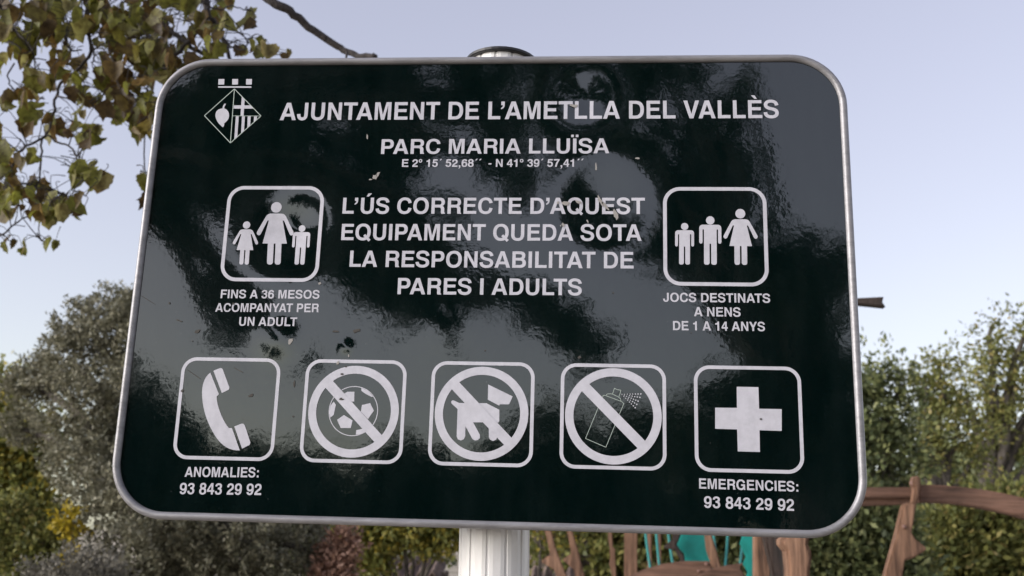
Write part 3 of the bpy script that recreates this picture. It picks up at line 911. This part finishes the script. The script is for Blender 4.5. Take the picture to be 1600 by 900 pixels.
# ------------------------------------------------------------------ overhanging plane tree (upper left)
def lobed():
    """A plane leaf: five lobes, margin drooping, one edge curled."""
    rim = [(0, 0), (.0, -.18), (.0, -.42), (.16, -.44), (.34, -.55), (.48, -.43), (.66, -.40), (.78, -.22), (1.0, 0), (.78, .22), (.66, .40), (.48, .42), (.32, .54), (.16, .44), (.0, .42), (.0, .18)]
    return rim
PT = empty('overhanging_plane_tree', tuple(W(-420, 700, 5.0) * np.array([1, 1, 0])), 'autumn plane tree with brown and yellow leaves and a bare branch over the sign', 'tree')
LREG = [(40, 25, 45, 30, 17), (75, 40, 30, 30, 11), (130, 25, 40, 30, 12), (185, 30, 40, 40, 16), (215, 60, 40, 40, 18), (255, 30, 30, 30, 9), (290, 15, 25, 20, 6), (300, 75, 15, 30, 5), (200, 110, 45, 40, 20), (185, 150, 30, 35, 12), (205, 172, 28, 18, 9), (224, 203, 12, 14, 5),
        (150, 140, 20, 25, 5), (110, 100, 25, 28, 6), (25, 92, 15, 10, 2), (60, 130, 25, 18, 5), (115, 140, 14, 18, 4), (25, 160, 22, 10, 3), (55, 165, 18, 22, 5), (45, 197, 14, 6, 2), (85, 200, 8, 12, 2), (125, 190, 8, 18, 2), (145, 215, 10, 18, 3), (102, 205, 6, 5, 1), (132, 216, 8, 8, 2),
        (35, 250, 18, 10, 4), (132, 268, 12, 12, 3), (150, 280, 12, 16, 3), (122, 282, 10, 6, 2), (8, 260, 10, 22, 3), (48, 312, 42, 28, 22), (75, 338, 18, 16, 5), (110, 322, 18, 16, 6), (12, 320, 10, 16, 3), (18, 385, 8, 10, 1), (36, 384, 6, 12, 1), (78, 381, 8, 4, 1), (224, 284, 5, 8, 2), (230, 303, 6, 12, 2),
        (340, 45, 8, 28, 3), (388, 34, 4, 6, 1), (374, 78, 5, 10, 1), (392, 78, 4, 6, 1), (412, 78, 8, 8, 2), (450, 86, 6, 3, 1), (362, 6, 12, 6, 2), (330, 65, 10, 20, 4), (318, 85, 18, 12, 4), (275, 95, 18, 18, 5), (265, 110, 12, 14, 3), (10, 40, 14, 20, 3), (-20, 60, 30, 60, 10), (-20, 250, 25, 80, 8),
        (60, -20, 90, 20, 22), (200, -20, 90, 20, 20), (300, -25, 40, 15, 5), (238, 100, 20, 30, 8), (245, 65, 20, 25, 6)]
LREG += [(388, 36, 1, 1, -1), (352, 34, 3, 3, -1), (30, 80, 6, 4, -1), (85, 30, 6, 4, -1), (222, 165, 6, 6, -1), (190, 40, 8, 8, -1), (238, 120, 6, 8, -1)]
lv, lf, petioles, leafpts = [], [], [], []
rim0 = lobed()
for (cx, cy, rx, ry, nn) in LREG:
    big, nn = nn < 0, (1 if nn < 0 else int(math.ceil(nn * 2.1)))
    for _ in range(nn):
        px, py = cx + rx * random.uniform(-1, 1), cy + ry * random.uniform(-1, 1)
        D = random.uniform(3.5, 4.4)
        P = Vector(W(px, py, D))
        leafpts.append((px, py, P))
        sz = random.uniform(.046, .10) * (1.0 if nn > 4 else 0.8)
        if big: sz = .165
        hang = Vector((random.gauss(0, .45), random.gauss(0, .55), -1 + random.gauss(0, .45))).normalized()
        nr = Vector((random.gauss(0, .8), random.gauss(-.6, .7), random.gauss(0, .5)))
        nr = (nr - hang * nr.dot(hang)).normalized()
        ac = hang.cross(nr)
        curl = random.uniform(-.9, 1.5)
        fold = random.uniform(.1, 1.5)
        tw = random.uniform(-.8, .8)
        o = len(lv)
        ring = []
        wdt = random.uniform(.45, 1.05)
        start = P - hang * sz * .5
        def place(u, v):
            v *= wdt
            lift = fold * .55 * abs(v) * (1 + .3 * math.sin(5 * u)) + curl * .35 * (u - .3) ** 2 + tw * .4 * u * v + random.uniform(-.02, .02)
            return start + hang * (u * sz) + ac * (v * sz) + nr * (lift * sz)
        for (u, v) in rim0:
            ring.append(place(u * random.uniform(.93, 1.07), v * random.uniform(.85, 1.12)))
        mid = [place(u, 0) for u in (.22, .45, .7)]
        lv += ring + mid
        r = lambda i: o + i
        m0, m1, m2 = o + 16, o + 17, o + 18
        fs = [(r(0), r(1), m0), (r(1), r(2), r(3), m0), (r(3), r(4), r(5), m0), (m0, r(5), m1), (r(5), r(6), r(7), m1), (m1, r(7), m2), (r(7), r(8), m2),
              (r(8), r(9), m2), (r(9), m1, m2), (r(9), r(10), r(11), m1), (r(11), m0, m1), (r(11), r(12), r(13), m0), (r(13), r(14), r(15), m0), (r(15), r(0), m0)]
        lf += fs
        petioles.append((start, hang, sz))
pymesh('foliage', lv, lf, L_PLANE, PT, smooth=True)
BR = [  # photo traces of the branches: points, half-thickness at both ends in px, depth
    ([(90, -60), (95, -20), (100, 20)], 3, 2, 3.9),
    ([(330, -140), (318, -60), (321, 0), (324, 23), (312, 37), (300, 60), (290, 70), (279, 82), (262, 90), (240, 88)], 8, 2.2, 3.9),
    ([(324, 23), (333, 33), (343, 48), (351, 64), (358, 90), (366, 125)], 4.5, 3, 3.9),
    ([(200, -10), (225, 22), (262, 44), (292, 68), (318, 86), (345, 108)], 4.5, 3.5, 4.0),
    ([(230, 60), (245, 92), (262, 112), (275, 125)], 3, 2.5, 4.1),
    ([(351, 62), (365, 75), (380, 78), (386, 70), (388, 60)], 1.5, 1.2, 3.85),
    ([(326, 10), (345, 14), (362, 10), (380, 14)], 1.6, 1.0, 3.85),
    ([(300, -180), (340, -70), (395, -22), (425, 2), (452, 17), (482, 42), (520, 68), (545, 82), (566, 88), (585, 88)], 10, 4.5, 3.3),
    ([(540, 82), (541, 91)], 3, 1.5, 3.3), ([(575, 88), (585, 84)], 2.2, 1, 3.3),
    ([(150, -60), (140, 0), (135, 40), (142, 80), (120, 110), (95, 130), (88, 150), (82, 180), (73, 210), (52, 224), (38, 230), (24, 248), (17, 280), (10, 300)], 3.6, 1.4, 3.9),
    ([(73, 210), (64, 222), (63, 250), (61, 280), (55, 300)], 2.2, 1.2, 3.95),
    ([(73, 210), (92, 222), (108, 228), (120, 245), (124, 268), (135, 275)], 2.0, 1.0, 3.85),
    ([(108, 228), (112, 210), (118, 195)], 1.2, .8, 3.85),
    ([(40, 228), (33, 220)], 1.6, .8, 3.9),
    ([(0, 10), (15, 30), (28, 52), (46, 70), (55, 95), (52, 115), (38, 110)], 1.8, 1, 3.8),
    ([(-20, 40), (5, 62), (25, 70), (45, 88), (62, 92)], 1.6, 1, 3.8),
    ([(22, 100), (12, 118), (18, 135), (30, 145), (55, 150), (70, 155)], 1.5, 1, 3.9),
    ([(103, 72), (116, 80), (128, 78)], 2.0, 1.2, 3.8),
    ([(130, 40), (138, 60), (146, 78), (148, 95)], 2.6, 1.4, 3.8),
    ([(88, 150), (112, 155), (140, 160), (150, 172)], 1.6, 1, 3.9),
    ([(17, 285), (40, 288), (70, 300), (95, 318), (118, 328)], 1.5, .9, 3.9),
    ([(-20, 372), (5, 365), (25, 350), (45, 335), (55, 320)], 1.8, 1, 3.9), ([(62, 345), (60, 365), (66, 376)], 1.1, .8, 3.9), ([(5, 365), (15, 378), (18, 384)], 1, .8, 3.9),
    ([(95, 300), (112, 308), (128, 300), (132, 306)], 1.2, .8, 3.9),
    ([(245, 95), (232, 130), (226, 170), (225, 210), (226, 270), (228, 300)], 1.6, 1, 4.05),
    ([(420, 88), (440, 84), (450, 88)], .9, .7, 3.85),
]
FORK = W(-330, 60, 4.6)
dat = []
for pts, r0, r1, D in BR:
    ph = random.uniform(0, 6)
    P3 = [W(x, y, D + .06 * math.sin(ph + i * .8)) for i, (x, y) in enumerate(pts)]
    P3 = smooth_path(P3, 4)
    P3 = [p + RNG.normal(size=3) * .0022 for p in P3]
    dat.append(tube_data(P3, [r / 1600 * D for r in np.linspace(r0, r1, len(P3))], 7))
for end, D, r in (((330, -140), 3.9, .026), ((300, -180), 3.3, .028), ((150, -60), 3.9, .013), ((90, -60), 3.9, .012), ((200, -10), 4.0, .016), ((-20, 372), 3.9, .01), ((-20, 40), 3.8, .01), ((0, 10), 3.8, .01)):
    e_ = W(*end, D)
    pts = smooth_path([FORK, FORK + (e_ - FORK) * .4 + np.array([0, 0, .25]), e_], 5)
    dat.append(tube_data(pts, list(np.linspace(.06, r, len(pts))), 8))
# fine twigs and leaf stalks
nodes_ = [np.array(p) for v_, _ in dat for p in v_[::7]]
NA = np.array(nodes_)
for (st, hang, sz) in petioles:
    a = np.array(st)
    j = int(np.argmin(((NA - a) ** 2).sum(1)))
    far = np.linalg.norm(NA[j] - a)
    if far < .22:
        e_ = NA[j]
    else:
        e_ = a + np.array([random.uniform(-.08, .08), random.uniform(-.06, .06), .05])
    mid_ = (a + e_) / 2 + np.array([random.uniform(-.03, .03), random.uniform(-.03, .03), .02])
    dat.append(tube_data(smooth_path([e_, mid_, a], 2), [.0024, .002, .0018, .0015, .0013], 4, False))
V, F = merge(dat)
pymesh('branches', V, F, BK2, PT, smooth=True)
ft = np.array([FORK[0] - .5, FORK[1] + .4, 0.0])
PT_loc = ft
pts = smooth_path([ft, ft + [.05, 0, 1.6], FORK * .35 + ft * .65 + [0, 0, 1.2], FORK], 5)
V, F = tube_data(pts, list(np.linspace(.24, .10, len(pts))), 12)
pymesh('trunk', V, F, BK, PT, smooth=True)

# ------------------------------------------------------------------ walls at the back of the playground
def stone_mat():
    m = bpy.data.materials.new('rubble_stone')
    m.use_nodes = True
    nt = m.node_tree
    b = nt.nodes['Principled BSDF']
    v = mapping(nt, objco(nt), (3.2, 3.2, 5.5))
    vo = nt.nodes.new('ShaderNodeTexVoronoi')
    vo.inputs['Scale'].default_value = 1.0
    nt.links.new(v, vo.inputs['Vector'])
    ve = nt.nodes.new('ShaderNodeTexVoronoi')
    ve.feature = 'DISTANCE_TO_EDGE'
    nt.links.new(v, ve.inputs['Vector'])
    bw = nt.nodes.new('ShaderNodeSeparateColor')
    nt.links.new(vo.outputs['Color'], bw.inputs[0])
    cst = ramp(nt, bw.outputs[0], [(0, (.13, .10, .085)), (.5, (.24, .19, .165)), (1, (.36, .30, .27))])
    mx = nt.nodes.new('ShaderNodeMix')
    mx.data_type = 'RGBA'
    nt.links.new(ramp(nt, ve.outputs[0], [(.02, (0, 0, 0)), (.09, (1, 1, 1))]), mx.inputs[0])
    mx.inputs[6].default_value = (.10, .085, .07, 1)
    nt.links.new(cst, mx.inputs[7])
    nt.links.new(mx.outputs[2], b.inputs['Base Color'])
    b.inputs['Roughness'].default_value = .9
    nt.links.new(bump(nt, ve.outputs[0], .05), b.inputs['Normal'])
    return m
M_STONE = stone_mat()
M_TILE = mat('clay_tile', (.16, .11, .085), .8)
nt = M_TILE.node_tree
nt.links.new(ramp(nt, noise(nt, objco(nt), 7, 5), [(.35, (.075, .05, .042)), (.65, (.21, .15, .12))]), nt.nodes['Principled BSDF'].inputs['Base Color'])

def boxmesh(name, lo, hi, m, parent, bev=.01):
    bm = bmesh.new()
    lo, hi = Vector(lo), Vector(hi)
    bmesh.ops.create_cube(bm, size=1, matrix=Matrix.Translation((lo + hi) / 2) @ Matrix.Diagonal((*(hi - lo), 1)))
    if bev: bmesh.ops.bevel(bm, geom=bm.edges[:], offset=bev, segments=2, affect='EDGES')
    return bmlink(name, bm, m, parent)

y0 = 14.5
xa, xb = W(760, 860, y0 - CP[1])[0], W(935, 860, y0 - CP[1])[0]
zt = W(880, 836, y0 - CP[1])[2]
hut = empty('stone_hut', ((xa + xb) / 2, y0, 0), 'rough stone hut wall seen between the pole and the wooden boards', 'hut')
boxmesh('wall', (xa, y0, 0), (xb, y0 + 2.2, zt + .6), M_STONE, hut, .03)
def tiled_roof(name, x0, x1, yb, yf, zb, zf, parent, pitch=.2):
    """Half-round clay tiles laid side by side, front edge scalloped."""
    V, F = [], []
    nx = int((x1 - x0) / pitch)
    sg = 6
    rows = []
    for j, s in enumerate(np.linspace(0, 1, 7)):
        row = []
        for i in range(nx):
            for q in range(sg):
                a = math.pi * q / sg * 2
                row.append((x0 + (i + q / sg) * pitch, yb + (yf - yb) * s, zb + (zf - zb) * s + .055 * math.sin(a) - .012 * (j % 2)))
        rows.append(row)
    w_ = len(rows[0])
    for r_ in rows: V += r_
    for j in range(6):
        for i in range(w_ - 1): F.append((j * w_ + i, j * w_ + i + 1, (j + 1) * w_ + i + 1, (j + 1) * w_ + i))
    o = len(V)
    V += [(x, y, z - .04) for x, y, z in V]
    F += [tuple(k + o for k in f[::-1]) for f in F]
    F += [(6 * w_ + i, 6 * w_ + i + 1, o + 6 * w_ + i + 1, o + 6 * w_ + i) for i in range(w_ - 1)]
    return pymesh(name, V, F, M_TILE, parent, smooth=True)
y1 = 12.6
for (pa, pb, pt, lb) in ((598, 700, 872, 'low wall with a clay tile roof under the yellow-flecked shrub, left of the pole'), (828, 905, 884, 'low wall with a clay tile roof in front of the stone hut, right of the pole')):
    Dd = y1 - CP[1]
    xa, xb = W(pa, 880, Dd)[0], W(pb, 880, Dd)[0]
    zt = W(650, pt, Dd)[2]
    wl_ = empty('tiled_wall', ((xa + xb) / 2, y1, 0), lb, 'wall')
    boxmesh('wall', (xa + .05, y1 + .15, 0), (xb - .05, y1 + .5, zt - .16), M_STONE, wl_)
    tiled_roof('tile_roof', xa, xb, y1 + .55, y1 - .1, zt, zt - .2, wl_, .16)

# ------------------------------------------------------------------ wooden playground equipment
WD_V = wood_mat('weathered_wood_upright', (.10, .05, .028), (.31, .172, .105), (34, 34, 2.2))
WD_H = wood_mat('weathered_wood_lengthwise', (.08, .041, .026), (.21, .114, .077), (2.5, 30, 34))
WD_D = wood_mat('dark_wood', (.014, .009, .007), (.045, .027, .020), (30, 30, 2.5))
M_TEAL = mat('teal_board', (.012, .235, .205), .42)
nt = M_TEAL.node_tree
nt.links.new(ramp(nt, noise(nt, objco(nt), 9, 6, .7), [(.36, (.010, .185, .160)), (.6, (.013, .25, .218))]), nt.nodes['Principled BSDF'].inputs['Base Color'])
M_BOLT = mat('brown_plug', (.20, .11, .085), .5)
M_ROPE = mat('teal_rope', (.03, .20, .18), .8)

def board(name, pts, D, th, m, parent, bev=.008):
    """A board cut to a traced outline at its own depth, th thick."""
    P = [Vector(W(x, y, D)) for x, y in pts]
    bm = bmesh.new()
    f = bm.faces.new([bm.verts.new(p) for p in P])
    ex = bmesh.ops.extrude_face_region(bm, geom=[f])
    bmesh.ops.translate(bm, vec=(0, th, 0), verts=[v for v in ex['geom'] if isinstance(v, bmesh.types.BMVert)])
    bmesh.ops.recalc_face_normals(bm, faces=bm.faces)
    es = [e for e in bm.edges if len(e.link_faces) == 2 and e.calc_face_angle(0) > 1.2 and abs((e.verts[0].co - e.verts[1].co).y) < 1e-4]
    bmesh.ops.bevel(bm, geom=es, offset=bev, segments=2, affect='EDGES', clamp_overlap=True)
    bmesh.ops.triangulate(bm, faces=[f for f in bm.faces if len(f.verts) > 4])
    return bmlink(name, bm, m, parent)

def zpx(D):
    """photo y of the ground at depth D (near the picture's middle)"""
    return 845 + 1600 * CP[2] / D
def kz(pts): return [(x / 3.3333 + 820, y / 3.3333 + 810) for x, y in pts]
def bolt(px, py, D, r, parent):
    p = W(px, py, D)
    V, F = [], []
    for j, (rr, dy) in enumerate(((r, .004), (r, -.004), (r * .7, -.010), (.0005, -.012))):
        for i in range(12):
            V.append((p[0] + rr * math.cos(i * math.pi / 6), p[1] + dy, p[2] + rr * math.sin(i * math.pi / 6)))
    for j in range(3):
        for i in range(12): F.append((j * 12 + i, j * 12 + (i + 1) % 12, (j + 1) * 12 + (i + 1) % 12, (j + 1) * 12 + i))
    return pymesh('bolt', V, F, M_BOLT, parent, smooth=True)

# tower with teal boards
tw_ = empty('play_tower', (float(W(1246, 860, 4.6)[0]), 4.6 + CP[1], 0), 'wooden play tower with teal boards and thick posts, behind the sign', 'play tower')
gb = zpx(4.6)
board('corner_post', [(1228, 430), (1262, 430), (1266, 838), (1263, 850), (1268, 862), (1269, 875), (1266, 890), (1266, gb), (1232, gb), (1232, 890), (1229, 862), (1220, 851), (1220, 843), (1226, 838)], 4.6, .12, WD_V, tw_, .014)
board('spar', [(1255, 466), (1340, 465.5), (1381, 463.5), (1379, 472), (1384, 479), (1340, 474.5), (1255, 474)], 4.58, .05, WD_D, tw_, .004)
gb = zpx(5.2)
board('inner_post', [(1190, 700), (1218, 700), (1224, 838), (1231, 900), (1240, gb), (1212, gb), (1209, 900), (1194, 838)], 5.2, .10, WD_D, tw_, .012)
board('teal_panel', kz([(1150, -60), (1240, -60), (1250, 95), (1300, 300), (1330, 470), (1180, 470), (1150, 320), (1160, 278), (1135, 236), (1152, 202), (1120, 132), (1130, 100)]), 5.6, .02, M_TEAL, tw_, .006)
board('teal_panel', kz([(840, -60), (920, -60), (940, 88), (978, 225), (990, 330), (830, 330), (820, 222), (832, 186), (785, 140), (812, 88)]), 6.4, .02, M_TEAL, tw_, .006)
bolt(1255 / 3.3333 + 820, 250 / 3.3333 + 810, 5.58, .012, tw_); bolt(1212 / 3.3333 + 820, 292 / 3.3333 + 810, 5.58, .012, tw_)
board('curved_panel', kz([(550, 300), (620, 266), (720, 237), (830, 222), (972, 224), (977, 262), (980, 420), (520, 420), (500, 340)]), 6.0, .04, WD_H, tw_, .008)
board('curved_panel', kz([(905, 302), (960, 269), (1050, 246), (1138, 233), (1128, 262), (1150, 300), (1185, 420), (905, 420)]), 5.7, .04, WD_H, tw_, .008)
for q in ((945, 238), (905, 275)): bolt(q[0] / 3.3333 + 820, q[1] / 3.3333 + 810, 5.98, .009, tw_)
board('leaning_board', kz([(925, 30), (955, 30), (975, 88), (1022, 240), (1040, 300), (1000, 300), (975, 246), (945, 160), (938, 88)]), 5.9, .04, WD_V, tw_)
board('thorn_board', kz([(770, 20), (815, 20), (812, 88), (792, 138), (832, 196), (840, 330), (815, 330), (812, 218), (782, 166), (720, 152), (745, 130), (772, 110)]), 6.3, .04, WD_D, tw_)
gb = zpx(8.2)
board('rear_post', [(975, 700), (995, 700), (996, 840), (996, gb), (975, gb), (976, 840)], 8.2, .11, WD_V, tw_)
for a_, b_ in (((622, 20), (662, 250)), ((680, 20), (707, 238)), ((740, 20), (780, 228)), ((1062, 20), (1038, 245)), ((1142, 20), (1116, 228)), ((975, 20), (1008, 210))):
    p0, p1 = W(a_[0] / 3.3333 + 820, a_[1] / 3.3333 + 810, 6.8), W(b_[0] / 3.3333 + 820, (b_[1] + 60) / 3.3333 + 810, 6.3)
    V, F = tube_data(smooth_path([p0, (p0 + p1) / 2 + [0, 0, -.02], p1], 4), .0085, 7)
    pymesh('rope', V, F, M_ROPE, tw_, smooth=True)
for px0, px1 in ((640, 662), (688, 712)):
    g2 = zpx(7.6)
    board('slat_post', [(px0 / 3.3333 + 820, 800), (px1 / 3.3333 + 820, 800), (px1 / 3.3333 + 820, g2), (px0 / 3.3333 + 820, g2)], 7.6, .05, WD_V, tw_)
board('top_rail', [(960, 690), (1225, 690), (1225, 712), (960, 712)], 6.9, .10, WD_H, tw_)
board('floor_beam', [(960, 925), (1250, 925), (1250, 950), (960, 950)], 6.1, .10, WD_H, tw_)

# climbing boards left of the tower
cf = empty('play_climber', (float(W(880, 880, 7.5)[0]), 7.5 + CP[1], 0), 'row of thorn-edged wooden climbing boards right of the pole', 'climbing frame')
def sway(p, dx): return [(x + dx, y) for x, y in p]
A1 = [(96, 20), (126, 20), (140, 70), (160, 150), (218, 300), (420, 860), (360, 860), (166, 300), (150, 266), (85, 226), (95, 212), (132, 190), (118, 120), (105, 70)]
board('climbing_board', kz(A1), 7.5, .045, WD_V, cf)
board('climbing_board', kz([(206, 20), (238, 20), (250, 70), (276, 160), (312, 300), (460, 860), (400, 860), (262, 300), (256, 266), (195, 216), (210, 204), (242, 182), (230, 120), (220, 70)]), 7.7, .045, WD_V, cf)
board('climbing_board', kz([(430, 20), (450, 20), (454, 75), (460, 150), (472, 162), (470, 185), (478, 300), (500, 860), (460, 860), (455, 300), (440, 236), (446, 200), (442, 160), (434, 110)]), 7.9, .045, WD_V, cf)
board('top_rail', [(830, 780), (965, 780), (965, 798), (830, 798)], 7.9, .08, WD_H, cf)

# beam and arch on the right
bf = empty('play_arch', (float(W(1400, 860, 5.3)[0]), 5.3 + CP[1], 0), 'wooden frame with a curved arch beam and thorn-edged upright, right of the sign', 'climbing frame')
board('beam', [(1200, 761.5), (1429, 761), (1429, 778), (1200, 779)], 5.3, .10, WD_H, bf, .006)
board('beam', [(1200, 778.5), (1427, 777.5), (1424, 788), (1330, 791.5), (1200, 794)], 5.33, .07, WD_H, bf, .004)
top = [(1437, 757), (1480, 758.5), (1530, 764), (1570, 771), (1600, 778), (1680, 803), (1760, 843), (1850, 910), (1950, 1020), (2030, 1160), (2090, zpx(5.3))]
bot = [(1437, 785), (1480, 786), (1530, 793), (1570, 801), (1600, 809), (1672, 833), (1745, 870), (1830, 935), (1920, 1040), (1996, 1170), (2050, zpx(5.3))]
def curve_px(p): return [tuple(q) for q in smooth_path([np.array(k_, float) for k_ in p], 3)]
board('arch_beam', curve_px(top) + curve_px(bot)[::-1], 5.3, .09, WD_H, bf, .006)
kb = lambda pts: [(x / 4.571 + 1250, y / 4.571 + 720) for x, y in pts]
up_ = kb([(805, 160), (818, 112), (840, 106), (862, 122), (865, 160), (856, 230), (840, 290), (806, 480), (800, 512), (826, 556), (868, 592), (905, 622), (903, 638), (820, 690), (752, 715), (735, 823), (560, 2680), (430, 2680), (612, 823), (690, 540), (742, 320), (770, 300), (812, 296), (822, 220), (820, 190)])
board('upright', up_, 5.22, .07, WD_V, bf, .008)
bolt(1250 + 743 / 4.571, 720 + 472 / 4.571, 5.22, .011, bf)
bolt(1250 + 808 / 4.571, 720 + 165 / 4.571, 5.24, .014, bf)
gb = zpx(5.35)
board('end_post', [(1180, 700), (1204, 700), (1204, gb), (1180, gb)], 5.35, .10, WD_V, bf)

# ------------------------------------------------------------------ trees behind the viewer, seen mirrored in the enamel
def rb_(px, py, D, rpx):
    r = rpx / 1600.0 * D
    return (B(px, py, D), (r, r, r))
def scatter(n, x0, x1, y0, y1, r0, r1, D):
    out = []
    while len(out) < n:
        x, y = random.uniform(x0, x1), random.uniform(y0, y1)
        if all(math.hypot(x - a, y - b) > 24 for a, b in [o[1] for o in out]): out.append((rb_(x, y, D + random.uniform(-.8, .8), random.uniform(r0, r1)), (x, y)))
    return [o[0] for o in out]

def chain(pts, r0, r1, D):
    P = smooth_path([np.array(p, float) for p in pts], 4)
    return [rb_(p[0], p[1], D, r) for p, r in zip(P, np.linspace(r0, r1, len(P)))]
D = 10.0
tree('shade_tree', 'large dark shade tree behind the viewer, mirrored in the upper left of the glossy sign', 'tree', B(70, 900, D), 5.2, .26,
     scatter(17, 235, 500, 95, 335, 14, 30, D) + scatter(25, 490, 830, 95, 370, 14, 32, D) + scatter(7, 260, 800, 55, 95, 24, 44, D) + chain([(540, 400), (575, 450), (610, 510)], 20, 8, D) + chain([(620, 420), (660, 480), (700, 550)], 22, 12, D) + chain([(720, 430), (740, 480), (740, 530)], 16, 8, D)
     + chain([(820, 470), (870, 490), (920, 540)], 16, 24, D) + chain([(350, 520), (420, 530), (470, 540)], 10, 16, D),
     L_DARK, BK, 1400, 14, .20, .045, .105, fill_in=.3, rough=.2, lean=(0, 0, -.5), core=.7, sub=5, subr=(.3, .5))
D = 11.0
tree('shade_tree', 'looser shade tree behind the viewer, mirrored as streaks at the right of the sign', 'tree', B(1260, 900, D), 2.6, .2,
     scatter(24, 830, 1180, 95, 330, 14, 34, D) + chain([(1000, 320), (1030, 380), (1050, 430)], 18, 8, D) + chain([(1080, 300), (1110, 370), (1150, 430), (1190, 450)], 20, 14, D) + chain([(1190, 330), (1240, 400), (1300, 430)], 10, 18, D) + scatter(5, 1190, 1330, 420, 520, 14, 24, D)
     + [rb_(1260, 570, D, 45), rb_(1200, 610, D, 45), rb_(1300, 620, D, 60), rb_(1140, 640, D, 45), rb_(1220, 680, D, 70), rb_(1300, 720, D, 80), rb_(1090, 700, D, 45)],
     L_DARK, BK, 1800, 14, .22, .05, .11, fill_in=.3, rough=.2, lean=(0, 0, -.4), core=.7, sub=5, subr=(.3, .5))
D = 17.0
for px, py, rr_, lb in ((1300, 790, 90, 'round park tree behind the viewer, mirrored low in the right corner of the sign'), (285, 800, 70, 'round park tree behind the viewer, mirrored under the left telephone number'), (150, 700, 90, 'round park tree behind the viewer, mirrored low at the left end of the sign'), (420, 780, 70, 'round park tree behind the viewer, mirrored under the telephone symbol'), (640, 790, 70, 'round park tree behind the viewer, mirrored under the football symbol'),
                        (860, 760, 80, 'round park tree behind the viewer, mirrored under the spray can symbol'), (1060, 740, 85, 'round park tree behind the viewer, mirrored left of the medical cross')):
    tree('park_tree', lb, 'tree', B(px, 900, D), 1.4, .16, [rb_(px, py, D, rr_), rb_(px - 55, py + 25, D, rr_ * .8), rb_(px + 55, py + 20, D, rr_ * .8), rb_(px, py + 70, D, rr_)], L_DARK, BK, 900, 12, .4, .13, .2)
